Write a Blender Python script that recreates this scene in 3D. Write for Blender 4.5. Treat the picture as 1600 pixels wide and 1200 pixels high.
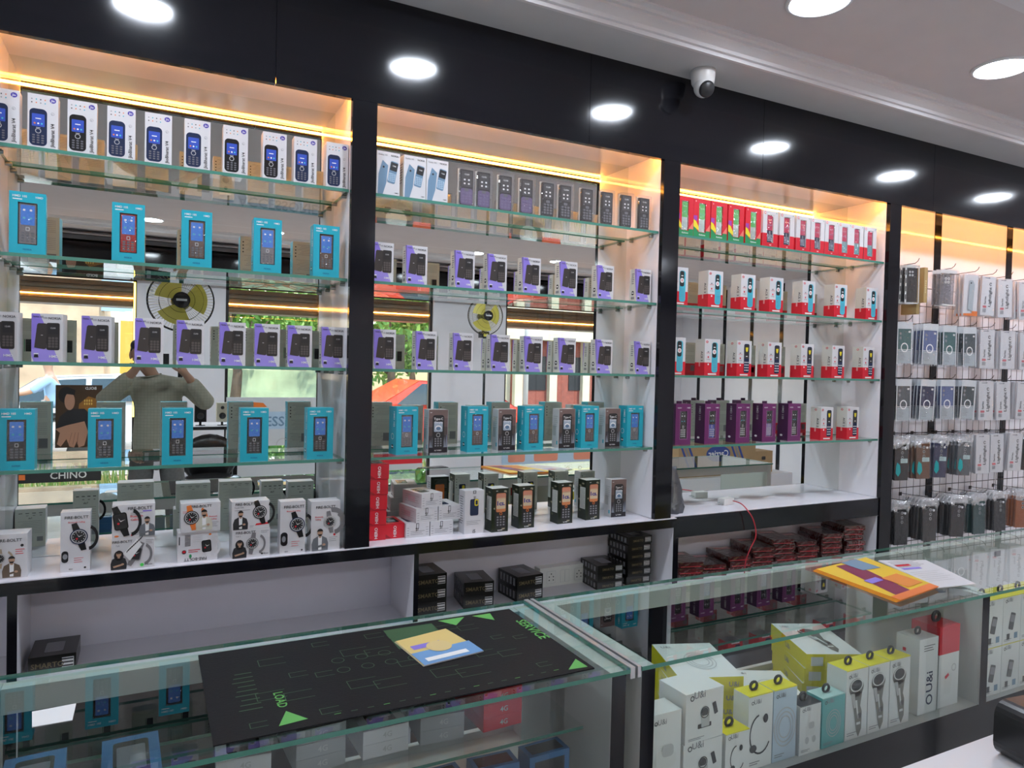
import bpy, bmesh, math, random
from mathutils import Vector, Matrix
random.seed(7)
SC = bpy.context.scene
COL = SC.collection
for o in list(bpy.data.objects):
    bpy.data.objects.remove(o, do_unlink=True)

# ------------------------------------------------------------------ camera, world, sun, exposure
EYE = 1.54
CAMF, YAW, PITCH, ROLL = 1112.65, 0.47253, -0.02271, 0.02356
def cam_axes():
    f = Vector((math.sin(YAW)*math.cos(PITCH), math.cos(YAW)*math.cos(PITCH), math.sin(PITCH)))
    r = Vector((math.cos(YAW), -math.sin(YAW), 0)); u = r.cross(f)
    c, s = math.cos(ROLL), math.sin(ROLL)
    return f, c*r+s*u, -s*r+c*u
CF, CR, CU = cam_axes()
cd = bpy.data.cameras.new('camera'); cam = bpy.data.objects.new('camera', cd); COL.objects.link(cam)
cd.sensor_fit = 'HORIZONTAL'; cd.sensor_width = 36; cd.lens = CAMF*36/1600; cd.clip_start = 0.01; cd.clip_end = 200
cam.matrix_world = Matrix(((CR.x, CU.x, -CF.x, 0), (CR.y, CU.y, -CF.y, 0), (CR.z, CU.z, -CF.z, EYE), (0, 0, 0, 1)))
SC.camera = cam
SC.view_settings.view_transform = 'Standard'; SC.view_settings.look = 'None'
SC.view_settings.gamma = 1; SC.view_settings.use_curve_mapping = False
SC.view_settings.exposure = 1.5
W = bpy.data.worlds.new('daylight'); SC.world = W; W.use_nodes = True
wn = W.node_tree.nodes; wl = W.node_tree.links
sky = wn.new('ShaderNodeTexSky'); sky.sky_type = 'NISHITA'; sky.sun_disc = False
sky.sun_elevation = math.radians(55); sky.sun_rotation = math.radians(200); sky.air_density = 1.2; sky.dust_density = 3
wl.new(sky.outputs[0], wn['Background'].inputs[0]); wn['Background'].inputs[1].default_value = 0.42
sd = bpy.data.lights.new('sun', 'SUN'); so = bpy.data.objects.new('sun', sd); COL.objects.link(so)
sd.energy = 2.0; sd.angle = math.radians(1.5); sd.color = (1, .95, .86)
so.rotation_euler = (math.radians(-40), 0, math.radians(-22)); so.location = (0, -8, 8)
LAMP = 43.0         # strength of the round ceiling lights
STRIP = 22.0        # strength of the warm strips over the shelves

def at(px, py, Y):  # photograph pixel -> world (x, z) on the plane y = Y
    d = CF + (px-800)/CAMF*CR - (py-600)/CAMF*CU
    k = Y/d.y
    return d.x*k, EYE+d.z*k
def atz(px, py, z):
    d = CF + (px-800)/CAMF*CR - (py-600)/CAMF*CU
    k = (z-EYE)/d.z
    return d.x*k, d.y*k

# ------------------------------------------------------------------ materials
MATS = {}
def mat(name, col=(.5, .5, .5), rough=.5, metal=0, emit=None, es=0, noise=0, nscale=8, bump=0, bscale=60, coat=0, spec=.5, alpha=1):
    if name in MATS: return MATS[name]
    m = bpy.data.materials.new(name); m.use_nodes = True; MATS[name] = m
    nt = m.node_tree; b = nt.nodes['Principled BSDF']
    b.inputs['Base Color'].default_value = (*col, 1); b.inputs['Roughness'].default_value = rough
    b.inputs['Metallic'].default_value = metal; b.inputs['Coat Weight'].default_value = coat
    b.inputs['Specular IOR Level'].default_value = spec; b.inputs['Alpha'].default_value = alpha
    if emit: b.inputs['Emission Color'].default_value = (*emit, 1); b.inputs['Emission Strength'].default_value = es
    if noise or bump: tc = nt.nodes.new('ShaderNodeTexCoord')
    if noise:
        n = nt.nodes.new('ShaderNodeTexNoise'); n.inputs['Scale'].default_value = nscale; n.inputs['Detail'].default_value = 6
        nt.links.new(tc.outputs['Object'], n.inputs['Vector'])
        r = nt.nodes.new('ShaderNodeValToRGB')
        r.color_ramp.elements[0].color = (*[c*(1-noise) for c in col], 1); r.color_ramp.elements[1].color = (*[min(1, c*(1+noise)) for c in col], 1)
        r.color_ramp.elements[0].position = .3; r.color_ramp.elements[1].position = .7
        nt.links.new(n.outputs['Fac'], r.inputs[0]); nt.links.new(r.outputs[0], b.inputs['Base Color'])
    if bump:
        n = nt.nodes.new('ShaderNodeTexNoise'); n.inputs['Scale'].default_value = bscale; n.inputs['Detail'].default_value = 3
        nt.links.new(tc.outputs['Object'], n.inputs['Vector'])
        bp = nt.nodes.new('ShaderNodeBump'); bp.inputs['Strength'].default_value = bump; bp.inputs['Distance'].default_value = .01
        nt.links.new(n.outputs['Fac'], bp.inputs['Height']); nt.links.new(bp.outputs[0], b.inputs['Normal'])
    return m
def sheer(name, tint=(1, 1, 1), gloss=.04, rough=.02, bump=0, bscale=60, veil=0, veilcol=(.8, .8, .8), fres=1.45):
    """thin clear sheet: transparent with a fresnel-weighted reflection and an optional milky veil"""
    m = bpy.data.materials.new(name); m.use_nodes = True; MATS[name] = m
    nt = m.node_tree; N = nt.nodes; L = nt.links; N.clear()
    out = N.new('ShaderNodeOutputMaterial'); t = N.new('ShaderNodeBsdfTransparent'); g = N.new('ShaderNodeBsdfGlossy')
    t.inputs[0].default_value = (*tint, 1); g.inputs[0].default_value = (1, 1, 1, 1); g.inputs['Roughness'].default_value = rough
    fr = N.new('ShaderNodeFresnel'); fr.inputs[0].default_value = fres
    ad = N.new('ShaderNodeMath'); ad.operation = 'ADD'; ad.use_clamp = True; L.new(fr.outputs[0], ad.inputs[0]); ad.inputs[1].default_value = gloss
    ge = N.new('ShaderNodeNewGeometry'); iv = N.new('ShaderNodeMath'); iv.operation = 'SUBTRACT'; iv.inputs[0].default_value = 1; L.new(ge.outputs['Backfacing'], iv.inputs[1])
    mu = N.new('ShaderNodeMath'); mu.operation = 'MULTIPLY'; L.new(ad.outputs[0], mu.inputs[0]); L.new(iv.outputs[0], mu.inputs[1])
    mx = N.new('ShaderNodeMixShader'); L.new(mu.outputs[0], mx.inputs[0])
    src = t.outputs[0]
    if veil:
        d = N.new('ShaderNodeBsdfDiffuse'); d.inputs[0].default_value = (*veilcol, 1)
        m2 = N.new('ShaderNodeMixShader'); m2.inputs[0].default_value = veil; L.new(t.outputs[0], m2.inputs[1]); L.new(d.outputs[0], m2.inputs[2]); src = m2.outputs[0]
    L.new(src, mx.inputs[1]); L.new(g.outputs[0], mx.inputs[2]); L.new(mx.outputs[0], out.inputs[0])
    if bump:
        tc = N.new('ShaderNodeTexCoord'); n = N.new('ShaderNodeTexNoise'); n.inputs['Scale'].default_value = bscale; n.inputs['Detail'].default_value = 2
        L.new(tc.outputs['Object'], n.inputs['Vector']); bp = N.new('ShaderNodeBump'); bp.inputs['Strength'].default_value = bump; bp.inputs['Distance'].default_value = .01
        L.new(n.outputs['Fac'], bp.inputs['Height']); L.new(bp.outputs[0], g.inputs['Normal']); L.new(bp.outputs[0], fr.inputs['Normal'])
    return m
def mirror_mat():
    m = bpy.data.materials.new('mirror_silver'); m.use_nodes = True; MATS['mirror_silver'] = m
    nt = m.node_tree; nt.nodes.clear(); out = nt.nodes.new('ShaderNodeOutputMaterial'); g = nt.nodes.new('ShaderNodeBsdfGlossy')
    g.inputs[0].default_value = (.80, .84, .81, 1); g.inputs['Roughness'].default_value = 0
    nt.links.new(g.outputs[0], out.inputs[0]); return m
BLK = mat('black_gloss_laminate', (.008, .008, .011), .10, spec=.42, bump=.035, bscale=5)
WHT = mat('white_laminate', (.78, .76, .83), .22, noise=.015)
WHTM = mat('white_satin_laminate', (.78, .77, .81), .28, noise=.015)
CREAM = mat('cream_gloss_laminate', (.70, .68, .70), .08)
MIR = mirror_mat()
GLASS = sheer('shelf_glass', (.965, .985, .975), .015, .0)
GEDGE = mat('glass_edge_green', (.075, .25, .19), .25)
CTOP = sheer('counter_glass', (.90, .95, .93), .05, .0)
CPANE = sheer('counter_pane', (.93, .96, .95), .02, .0)
WPANE = sheer('window_glass', (.96, .98, .97), .01, 0)
FILM = sheer('clear_film', (.97, .97, .97), .05, .08, bump=.9, bscale=55)
BLIS = sheer('blister_plastic', (.93, .93, .95), .06, .06, bump=.35, bscale=40, veil=.06)
BAG = sheer('cellophane_bag', (.96, .97, .98), .02, .08, bump=.7, bscale=45, veil=.015, veilcol=(.85, .87, .9))
CEIL = mat('ceiling_paint', (.62, .57, .57), .8, noise=.02)
SOFF = mat('soffit_paint', (.56, .56, .57), .8, noise=.02)
PLAS = mat('moulding_plaster', (.70, .68, .69), .6)
FLOOR = mat('floor_tile', (.60, .59, .58), .15, noise=.06, nscale=5)
STEEL = mat('steel', (.55, .56, .58), .3, 1)
ALU = mat('aluminium', (.62, .63, .64), .35, .8)
DARKM = mat('dark_wire', (.045, .038, .038), .45, .4)
LAMPM = mat('lamp_diffuser', (1, 1, 1), .5, emit=(.81, .89, 1), es=LAMP)
LEDM = mat('warm_strip_light', (1, .7, .3), .5, emit=(1, .36, .05), es=STRIP)
PWH = mat('paper_white', (.66, .65, .67), .35)
PWG = mat('paper_backside', (.66, .67, .62), .45, noise=.02)
INK = mat('ink_black', (.02, .02, .022), .4)
INKG = mat('ink_grey', (.25, .25, .27), .5)
INKL = mat('ink_pale', (.5, .5, .5), .5)
PBL = mat('phone_black', (.018, .017, .018), .22)
PNV = mat('phone_navy', (.02, .03, .075), .22)
PKEY = mat('phone_key', (.12, .12, .14), .4)
SCRB = mat('screen_blue', (.05, .10, .50), .2)
SCRB2 = mat('screen_bright_blue', (.06, .24, .75), .2)
RED = mat('print_red', (.66, .012, .03), .35)
WTXT = mat('print_white', (.85, .85, .85), .4)
YEL = mat('print_yellow', (.80, .66, .03), .35)
PUR = mat('print_violet', (.27, .20, .68), .35)
TEAL = mat('print_teal', (.012, .40, .52), .35)
ORG = mat('print_orange', (.80, .20, .04), .35)
SKIN = mat('skin', (.42, .24, .16), .5)
SKINP = mat('print_skin', (.50, .30, .20), .45)
HAIR = mat('hair', (.012, .010, .010), .6)
TURQ = mat('print_turquoise', (.06, .48, .62), .3)
GRN = mat('print_green', (.13, .50, .12), .35)
DGRN = mat('print_dark_green', (.02, .26, .09), .35)

# ------------------------------------------------------------------ mesh builder
TXT = {}
def text_mesh(s, bold=False):
    if s in TXT: return TXT[s]
    cu = bpy.data.curves.new('text', 'FONT'); cu.body = s; cu.size = 1; cu.resolution_u = 2; cu.offset = .014
    ob = bpy.data.objects.new('text', cu); COL.objects.link(ob)
    me = bpy.data.meshes.new_from_object(ob)
    v = [(p.co.x, p.co.y) for p in me.vertices]; f = [tuple(p.vertices) for p in me.polygons]
    bpy.data.objects.remove(ob); bpy.data.curves.remove(cu); bpy.data.meshes.remove(me)
    xs = [a for a, b in v] or [0]
    TXT[s] = (v, f, max(xs)-min(xs), min(xs)); return TXT[s]
class Fr:
    def __init__(s, o, u, v, n): s.o, s.u, s.v, s.n = Vector(o), Vector(u), Vector(v), Vector(n)
    def p(s, a, b, l=0): return s.o+s.u*a+s.v*b+s.n*l
class MB:
    def __init__(s): s.v = []; s.f = []; s.mi = []; s.mats = []; s.sm = []
    def m(s, mt):
        if mt not in s.mats: s.mats.append(mt)
        return s.mats.index(mt)
    def poly(s, pts, mt, smooth=False):
        n = len(s.v); s.v += [tuple(p) for p in pts]; s.f.append(tuple(range(n, n+len(pts)))); s.mi.append(s.m(mt)); s.sm.append(smooth)
    def grid(s, V, F, mt, smooth=True):
        n = len(s.v); s.v += [tuple(p) for p in V]; k = s.m(mt)
        for f in F: s.f.append(tuple(n+i for i in f)); s.mi.append(k); s.sm.append(smooth)
    def box(s, a, b, mt, skip=(), **kw):
        x0, y0, z0 = a; x1, y1, z1 = b
        q = dict(F=[(x0, y0, z0), (x1, y0, z0), (x1, y0, z1), (x0, y0, z1)], B=[(x1, y1, z0), (x0, y1, z0), (x0, y1, z1), (x1, y1, z1)],
                 L=[(x0, y1, z0), (x0, y0, z0), (x0, y0, z1), (x0, y1, z1)], R=[(x1, y0, z0), (x1, y1, z0), (x1, y1, z1), (x1, y0, z1)],
                 T=[(x0, y0, z1), (x1, y0, z1), (x1, y1, z1), (x0, y1, z1)], D=[(x0, y1, z0), (x1, y1, z0), (x1, y0, z0), (x0, y0, z0)])
        for k, p in q.items():
            if k not in skip: s.poly(p, kw.get(k, mt))
        return s
    def obox(s, c, ax, ay, az, mt):   # oriented box: centre and three half vectors
        c, ax, ay, az = map(Vector, (c, ax, ay, az))
        V = [c+ax*i+ay*j+az*k for i in (-1, 1) for j in (-1, 1) for k in (-1, 1)]
        s.grid(V, [(0, 1, 3, 2), (4, 6, 7, 5), (0, 4, 5, 1), (2, 3, 7, 6), (0, 2, 6, 4), (1, 5, 7, 3)], mt, False)
    def tube(s, pts, r, mt, n=8, cap=True):
        pts = [Vector(p) for p in pts]; rs = r if isinstance(r, (list, tuple)) else [r]*len(pts)
        V = []; F = []; up = None
        for i, p in enumerate(pts):
            t = (pts[min(i+1, len(pts)-1)]-pts[max(i-1, 0)]).normalized()
            if up is None: up = t.orthogonal().normalized()
            a = (up-t*up.dot(t)).normalized(); up = a; b = t.cross(a)
            V += [p+(a*math.cos(2*math.pi*k/n)+b*math.sin(2*math.pi*k/n))*rs[i] for k in range(n)]
        for i in range(len(pts)-1):
            for k in range(n): F.append((i*n+k, i*n+(k+1) % n, (i+1)*n+(k+1) % n, (i+1)*n+k))
        if cap: F.append(tuple(range(n))[::-1]); F.append(tuple(range((len(pts)-1)*n, len(pts)*n)))
        s.grid(V, F, mt)
    def lathe(s, prof, mt, c=(0, 0, 0), ax=(0, 0, 1), n=24):
        c = Vector(c); ax = Vector(ax).normalized(); a = ax.orthogonal().normalized(); b = ax.cross(a)
        V = [c+ax*h+(a*math.cos(2*math.pi*k/n)+b*math.sin(2*math.pi*k/n))*r for r, h in prof for k in range(n)]
        F = [(i*n+k, i*n+(k+1) % n, (i+1)*n+(k+1) % n, (i+1)*n+k) for i in range(len(prof)-1) for k in range(n)]
        s.grid(V, F, mt)
    def ball(s, c, r, mt, n=12, m=8):
        rx, ry, rz = r if isinstance(r, tuple) else (r, r, r)
        V = []; F = []
        for i in range(m+1):
            th = math.pi*i/m
            for k in range(n): V.append((c[0]+rx*math.sin(th)*math.cos(2*math.pi*k/n), c[1]+ry*math.sin(th)*math.sin(2*math.pi*k/n), c[2]+rz*math.cos(th)))
        for i in range(m):
            for k in range(n): F.append((i*n+k, (i+1)*n+k, (i+1)*n+(k+1) % n, i*n+(k+1) % n))
        s.grid(V, F, mt)
    # printed shapes on a face frame
    def rect(s, fr, a0, b0, a1, b1, mt, l=.0004): s.poly([fr.p(a0, b0, l), fr.p(a1, b0, l), fr.p(a1, b1, l), fr.p(a0, b1, l)], mt)
    def pg(s, fr, pts, mt, l=.0004): s.poly([fr.p(a, b, l) for a, b in pts], mt)
    def rr(s, fr, a0, b0, a1, b1, r, mt, l=.0004, n=5, rot=0):
        P = []; r = min(r, (a1-a0)/2, (b1-b0)/2)
        for cx, cy, s0 in ((a1-r, b0+r, -90), (a1-r, b1-r, 0), (a0+r, b1-r, 90), (a0+r, b0+r, 180)):
            for k in range(n+1):
                t = math.radians(s0+90*k/n); P.append((cx+r*math.cos(t), cy+r*math.sin(t)))
        if rot:
            mx, my = (a0+a1)/2, (b0+b1)/2; c, q = math.cos(rot), math.sin(rot)
            P = [(mx+(x-mx)*c-(y-my)*q, my+(x-mx)*q+(y-my)*c) for x, y in P]
        s.pg(fr, P, mt, l)
    def el(s, fr, cx, cy, rx, ry, mt, l=.0004, n=20): s.pg(fr, [(cx+rx*math.cos(2*math.pi*k/n), cy+ry*math.sin(2*math.pi*k/n)) for k in range(n)], mt, l)
    def arc(s, fr, cx, cy, r0, r1, mt, a0=0, a1=360, l=.0004, n=24, sy=1):
        for k in range(n):
            t0 = math.radians(a0+(a1-a0)*k/n); t1 = math.radians(a0+(a1-a0)*(k+1)/n)
            s.pg(fr, [(cx+r0*math.cos(t0), cy+sy*r0*math.sin(t0)), (cx+r1*math.cos(t0), cy+sy*r1*math.sin(t0)), (cx+r1*math.cos(t1), cy+sy*r1*math.sin(t1)), (cx+r0*math.cos(t1), cy+sy*r0*math.sin(t1))], mt, l)
    def tx(s, fr, txt, size, a, b, mt, l=.0006, rot=0, al='c', sx=1):
        v, f, w, x0 = text_mesh(txt); off = {'c': -w/2-x0, 'l': -x0, 'r': -w-x0}[al]; c, q = math.cos(rot), math.sin(rot)
        P = []
        for x, y in v:
            x = (x+off)*size*sx; y = y*size; P.append(fr.p(a+x*c-y*q, b+x*q+y*c, l))
        s.grid(P, f, mt, False)
    def lines(s, fr, a0, a1, b, n, step, mt, h=.0012, l=.0004, jag=.3):
        for k in range(n): s.rect(fr, a0, b-k*step-h, a0+(a1-a0)*(1-jag*((k*37) % 10)/10), b-k*step, mt, l)
    def build(s, name, parent=None, loc=None, kind=None, mods=None):
        me = bpy.data.meshes.new(name); me.from_pydata(s.v, [], s.f)
        for m in s.mats: me.materials.append(m)
        me.polygons.foreach_set('material_index', s.mi); me.polygons.foreach_set('use_smooth', s.sm); me.update()
        ob = bpy.data.objects.new(name, me); COL.objects.link(ob)
        if parent: ob.parent = parent
        if loc: ob.location = loc
        if kind: ob['kind'] = kind
        return ob
def tag(o, label, cat, group=None):
    o['label'] = label; o['category'] = cat
    if group: o['group'] = group
    return o
def empty(name, loc=(0, 0, 0), rz=0, label=None, cat=None, group=None):
    o = bpy.data.objects.new(name, None); o.empty_display_size = .05; COL.objects.link(o); o.location = loc; o.rotation_euler = (0, 0, rz)
    if label: tag(o, label, cat, group)
    return o
def dup(root):
    r = root.copy(); COL.objects.link(r)
    for ch in list(root.children):
        c = ch.copy(); COL.objects.link(c); c.parent = r
        for g in list(ch.children): d = g.copy(); COL.objects.link(d); d.parent = c
    return r
def struct(mb, name, **k): return mb.build(name, kind='structure', **k)
ORD = ['first', 'second', 'third', 'fourth', 'fifth', 'sixth', 'seventh', 'eighth', 'ninth', 'tenth', 'eleventh', 'twelfth', 'thirteenth']
def ordl(i, n):
    if i == 0: return 'leftmost'
    if i == n-1: return 'rightmost'
    return ORD[i]+' from left'

# ------------------------------------------------------------------ heights (absolute) and depths
YF, YM = 2.40, 2.63             # cabinet front plane, mirror plane
ZT = EYE+.883                   # underside of the black fascia
ZS = [EYE+.588, EYE+.288, EYE-.014, EYE-.3215]   # tops of the glass shelves
ZB = EYE-.625                   # white base shelf
ZC = EYE-.624                   # top of the glass counters
ZFT = EYE+1.236; ZCE = EYE+1.30
XL, XR, YFR = -3.0, 7.55, -3.6  # room limits
BAYS = [(-.385, .597, 'left'), (.681, 1.905, 'middle'), (1.991, 3.357, 'right')]

# ------------------------------------------------------------------ room shell
struct(MB().box((XL-.1, YFR-.2, -.1), (XR+.1, 2.9, 0), FLOOR), 'floor')
struct(MB().box((XL, 2.66, 0), (XR, 2.80, 3.1), WHTM), 'wall_back')
struct(MB().box((XL-.12, YFR-.1, 0), (XL, 2.8, 3.1), WHTM), 'wall_left')
wr = MB(); wr.box((XR, YFR-.1, 0), (XR+.12, 2.8, 3.1), WHTM)
for k in range(9):
    y = -3.2+.53*k; wr.box((XR-.006, y-.03, 0), (XR, y+.03, ZFT-.02), BLK, skip='R')
struct(wr, 'wall_right')
ce = MB(); ce.box((XL, 2.07, ZCE), (XR, 2.8, 3.05), CEIL); ce.box((XL, YFR, ZCE), (XR, 2.07, 3.05), CEIL)
struct(ce, 'ceiling')
so_ = MB(); so_.box((XL, 2.165, ZFT), (XR, 2.66, ZCE), SOFF, skip='T'); struct(so_, 'trim_1')
# stepped plaster mouldings running along the room
def moulding(y0, y1, zlow, n=3, flip=False):
    mb = MB(); prof = []
    w = (y1-y0); h = ZCE-zlow
    steps = [(0, 0), (.12, .0), (.14, .22), (.26, .22), (.30, .40), (.60, .62), (.62, .74), (.76, .74), (.78, .90), (1, .90), (1, 1.0)]
    for a, b in steps: prof.append((y1-a*w if not flip else y0+a*w, zlow+b*h))
    for (ya, za), (yb, zb) in zip(prof, prof[1:]):
        q = [(XL, ya, za), (XR, ya, za), (XR, yb, zb), (XL, yb, zb)]
        mb.poly(q if not flip else q[::-1], PLAS)
    return mb
struct(moulding(2.055, 2.165, ZFT), 'trim_2')
for i, (a, b, fl) in enumerate([(1.33, 1.46, True), (-1.95, -1.82, False), (-2.62, -2.49, True), (-3.3, -3.15, False)]):
    struct(moulding(a, b, ZCE-.05, flip=fl), 'trim_%d' % (3+i))
cc = MB(); cc.box((XL, -1.82, ZCE-.05), (XR, 1.33, ZCE), CEIL, skip='T'); struct(cc, 'trim_7')
# fascia in front of the cabinets, with hairline joints
fa = MB(); xs = [XL, -.9, .35, 1.53, 2.46, 3.7, 5.0, XR]
for a, b in zip(xs, xs[1:]): fa.box((a+.0008, 2.378, ZT), (b-.0008, 2.40, ZFT), BLK)
struct(fa, 'trim_8')
fb = MB(); fb.box((XL, -3.47, ZT), (XR, -3.45, ZFT), BLK); fb.box((XL, -3.6, ZFT-.02), (XR, -3.45, ZFT), BLK); struct(fb, 'trim_9')
# shop front wall with its window openings
OP = [(-1.30, -.12, 0, ZT), (.79, 1.90, 0, ZT), (2.50, 3.34, 0, ZT), (4.41, 6.2, 0, ZT)]
fw = MB(); x = XL
for a, b, z0, z1 in OP:
    fw.box((x, YFR-.15, 0), (a, YFR, 3.05), WHTM); x = b
    fw.box((a, YFR-.15, z1+.0), (b, YFR, 3.05), WHTM); fw.box((a, YFR-.15, 0), (b, YFR, .12), WHTM)
fw.box((x, YFR-.15, 0), (XR, YFR, 3.05), WHTM); struct(fw, 'wall_front')
DFR = mat('dark_frame', (.02, .017, .016), .35)
for i, (a, b, z0, z1) in enumerate(OP):
    w = empty('window_%d' % (i+1), (0, 0, 0)); w['kind'] = 'structure'
    f = MB(); t = .035
    for q in (((a, YFR-.08, .12), (a+t, YFR-.03, z1)), ((b-t, YFR-.08, .12), (b, YFR-.03, z1)), ((a+t, YFR-.08, .12), (b-t, YFR-.03, .12+t)), ((a+t, YFR-.08, z1-.03), (b-t, YFR-.03, z1))): f.box(*q, DFR)
    f.build('window_frame', w)
    MB().box((a+t, YFR-.06, .12+t), (b-t, YFR-.054, z1-.03), WPANE).build('window_pane', w)
    if i == 0: MB().box((b-.030, YFR-.030, .9), (b-.012, YFR-.022, z1-.04), mat('yellow_strip_light', (1, .8, .2), .5, emit=(1, .72, .10), es=3)).build('light_strip', w)
SHUT = mat('rolled_shutter_metal', (.16, .13, .09), .4, .5, noise=.2, nscale=3)
for i, (a, b, z0, z1) in enumerate(OP):
    s = empty('roller_shutter', ((a+b)/2, YFR-.16, EYE+.58))
    tag(s, 'dark rolled shutter housing above the %s street window' % ['far left', 'second', 'third', 'right-hand'][i], 'shutter', 'roller shutters over the shop windows')
    m = MB(); w = (b-a)/2
    for k in range(5): m.box((-w, -.30, .001+k*.055), (w, -.01-.006*(k % 2), .05+k*.055), SHUT)
    m.build('housing', s)
    MB().box((-w, -.34, .0), (w, -.302, .03), DFR).build('bottom_rail', s)
    MB().box((-w, -.008, .09), (w, .0, .10), LEDM).build('led_strip', s)
# ------------------------------------------------------------------ ceiling lights
RIM = mat('lamp_rim', (.75, .75, .77), .4)
def downlight(x, y, label):
    r = empty('ceiling_light', (x, y, ZCE), 0, label, 'ceiling light', 'round ceiling lights')
    m = MB(); m.lathe([(.112, 0), (.112, -.006), (.100, -.010), (.096, -.004), (.096, 0)], RIM, n=40); m.build('rim', r)
    m = MB(); m.lathe([(.0955, -.0035), (.06, -.0045), (0.0, -.005)], LAMPM, n=40); m.build('diffuser', r)
    return r
n = 0
for k, X in enumerate([-1.10, -.03, 1.015, 2.06, 3.155, 4.28, 5.35, 6.4]):
    nm = {3: 'round white ceiling light, nearest the top centre of the photo', 4: 'round white ceiling light at the right edge of the photo'}.get(k, 'round ceiling light over the counter, mirrored in the black fascia, %s along' % ORD[k])
    downlight(X, 1.755, nm)
for k, X in enumerate([-1.1, 0.01, 1.1, 2.2, 3.3, 4.4, 5.5]):
    downlight(X, -2.2, 'round ceiling light near the shop window, %s from the left end' % ORD[k])
# ------------------------------------------------------------------ wall cabinets
def part(mb, name, root, parent=None):
    l = root.location
    if parent is None or parent is root:
        mb.v = [(a-l.x, b-l.y, c-l.z) for a, b, c in mb.v]; return mb.build(name, root)
    mb.v = [(a-l.x, b-l.y, c-l.z) for a, b, c in mb.v]; return mb.build(name, parent)
SPL = mat('cabinet_side_laminate', (.86, .85, .90), .07, noise=.01)
CLIP = mat('shelf_clip', (.35, .35, .33), .3, .9)
for bi, (x0, x1, nm) in enumerate(BAYS):
    r = empty('display_cabinet', ((x0+x1)/2, YF, ZB), 0, 'mirror-backed display cabinet with four glass shelves, %s bay of three' % nm, 'display cabinet', 'mirror-backed wall cabinets')
    part(MB().box((x0-.02, YF+.002, ZB+.001), (x0, YM+.012, ZT+.03), SPL), 'side_panel', r)
    part(MB().box((x1, YF+.002, ZB+.001), (x1+.02, YM+.012, ZT+.03), SPL), 'side_panel', r)
    part(MB().box((x0, 2.4015, EYE+.910), (x1, YM, EYE+.925), CREAM), 'top_panel', r)
    part(MB().box((x0, YM, ZB+.001), (x1, YM+.012, EYE+.91), DFR, F=MIR), 'mirror', r)
    part(MB().box((x0, 2.4008, ZT+.011), (x1, 2.4065, ZT+.019), LEDM), 'led_strip', r)
    for k, z in enumerate(ZS):
        g = part(MB().box((x0+.002, YF+.004, z-.010), (x1-.002, YM-.012, z), GLASS, F=GEDGE, B=GEDGE, L=GEDGE, R=GEDGE), 'glass_shelf', r)
        for xx, s in ((x0, 1), (x1, -1)):
            for yy in (2.445, 2.585):
                c = MB(); c.lathe([(.006, 0), (.006, .016), (.004, .018), (0, .018)], CLIP, (xx, yy, z-.017), (s, 0, 0), 10); c.box((min(xx, xx+s*.014), yy-.007, z-.0118), (max(xx, xx+s*.014), yy+.007, z-.0102), CLIP)
                part(c, 'shelf_clip', r, g)
for i, (a, b, d) in enumerate([(-.47, -.4055, 'at the far left of the cabinets'), (.6175, .6605, 'between the left and middle bays'), (1.9255, 1.9705, 'between the middle and right bays'), (3.3775, 3.445, 'between the right bay and the accessory wall')]):
    a2, b2 = [(-.47, -.385), (.597, .681), (1.905, 1.991), (3.357, 3.445)][i]
    p = MB().box((a2, 2.379, ZB-.0 if i < 3 else .0), (b2, YF, ZT), BLK)
    if i == 3: p.box((a2+.022, YF, 0), (b2, 2.58, ZT-.001), BLK)
    l = Vector(((a2+b2)/2, 2.39, ZB if i < 3 else 0)); p.v = [tuple(Vector(v)-l) for v in p.v]
    tag(p.build('pillar', loc=l), 'glossy black laminate pillar '+d, 'pillar', 'black cabinet pillars')
# base cabinet with open compartments
r = empty('base_cabinet', (.8, 2.5, 0), 0, 'long white base cabinet with open compartments under the left and middle bays', 'base cabinet')
part(MB().box((-.60, 2.372, ZB-.014), (2.018, 2.645, ZB), WHT), 'base_top', r)
part(MB().box((-.60, 2.370, ZB-.040), (2.018, 2.372, ZB-.003), BLK).box((-.60, 2.372, ZB-.040), (2.018, 2.640, ZB-.014), BLK, D=WHT, F=BLK), 'edge_band', r)
part(MB().box((-.60, 2.635, 0), (2.018, 2.655, ZB-.04), WHT), 'back_panel', r)
for a, b in ((-.342, -.318), (.842, .860), (2.004, 2.018)):
    part(MB().box((a, 2.374, 0), (b, 2.632, ZB-.041), WHTM, F=BLK), 'divider', r)
part(MB().box((-.60, 2.376, .60), (2.018, 2.634, .616), WHTM), 'shelf_board', r)
part(MB().box((-.60, 2.40, 0), (2.018, 2.42, .60), BLK), 'plinth', r)
r = empty('base_cabinet', (2.7, 2.5, 0), 0, 'white base cabinet with deep black front rail under the right bay', 'base cabinet')
part(MB().box((2.020, 2.396, ZB-.016), (3.376, 2.645, ZB), WHT), 'base_top', r)
part(MB().box((2.020, 2.385, ZB-.090), (3.376, 2.3955, ZB-.001), BLK).box((2.020, 2.3955, ZB-.090), (3.376, 2.640, ZB-.0165), BLK, D=WHT), 'edge_band', r)
part(MB().box((2.020, 2.635, 0), (3.376, 2.655, ZB-.091), WHT), 'back_panel', r)
for a, b in ((2.020, 2.042), (3.345, 3.376)): part(MB().box((a, 2.385, 0), (b, 2.632, ZB-.091), WHTM, F=BLK), 'divider', r)
part(MB().box((2.043, 2.39, .60), (3.344, 2.634, .616), WHTM), 'shelf_board', r)
part(MB().box((2.043, 2.41, 0), (3.344, 2.43, .60), BLK), 'plinth', r)

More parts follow.
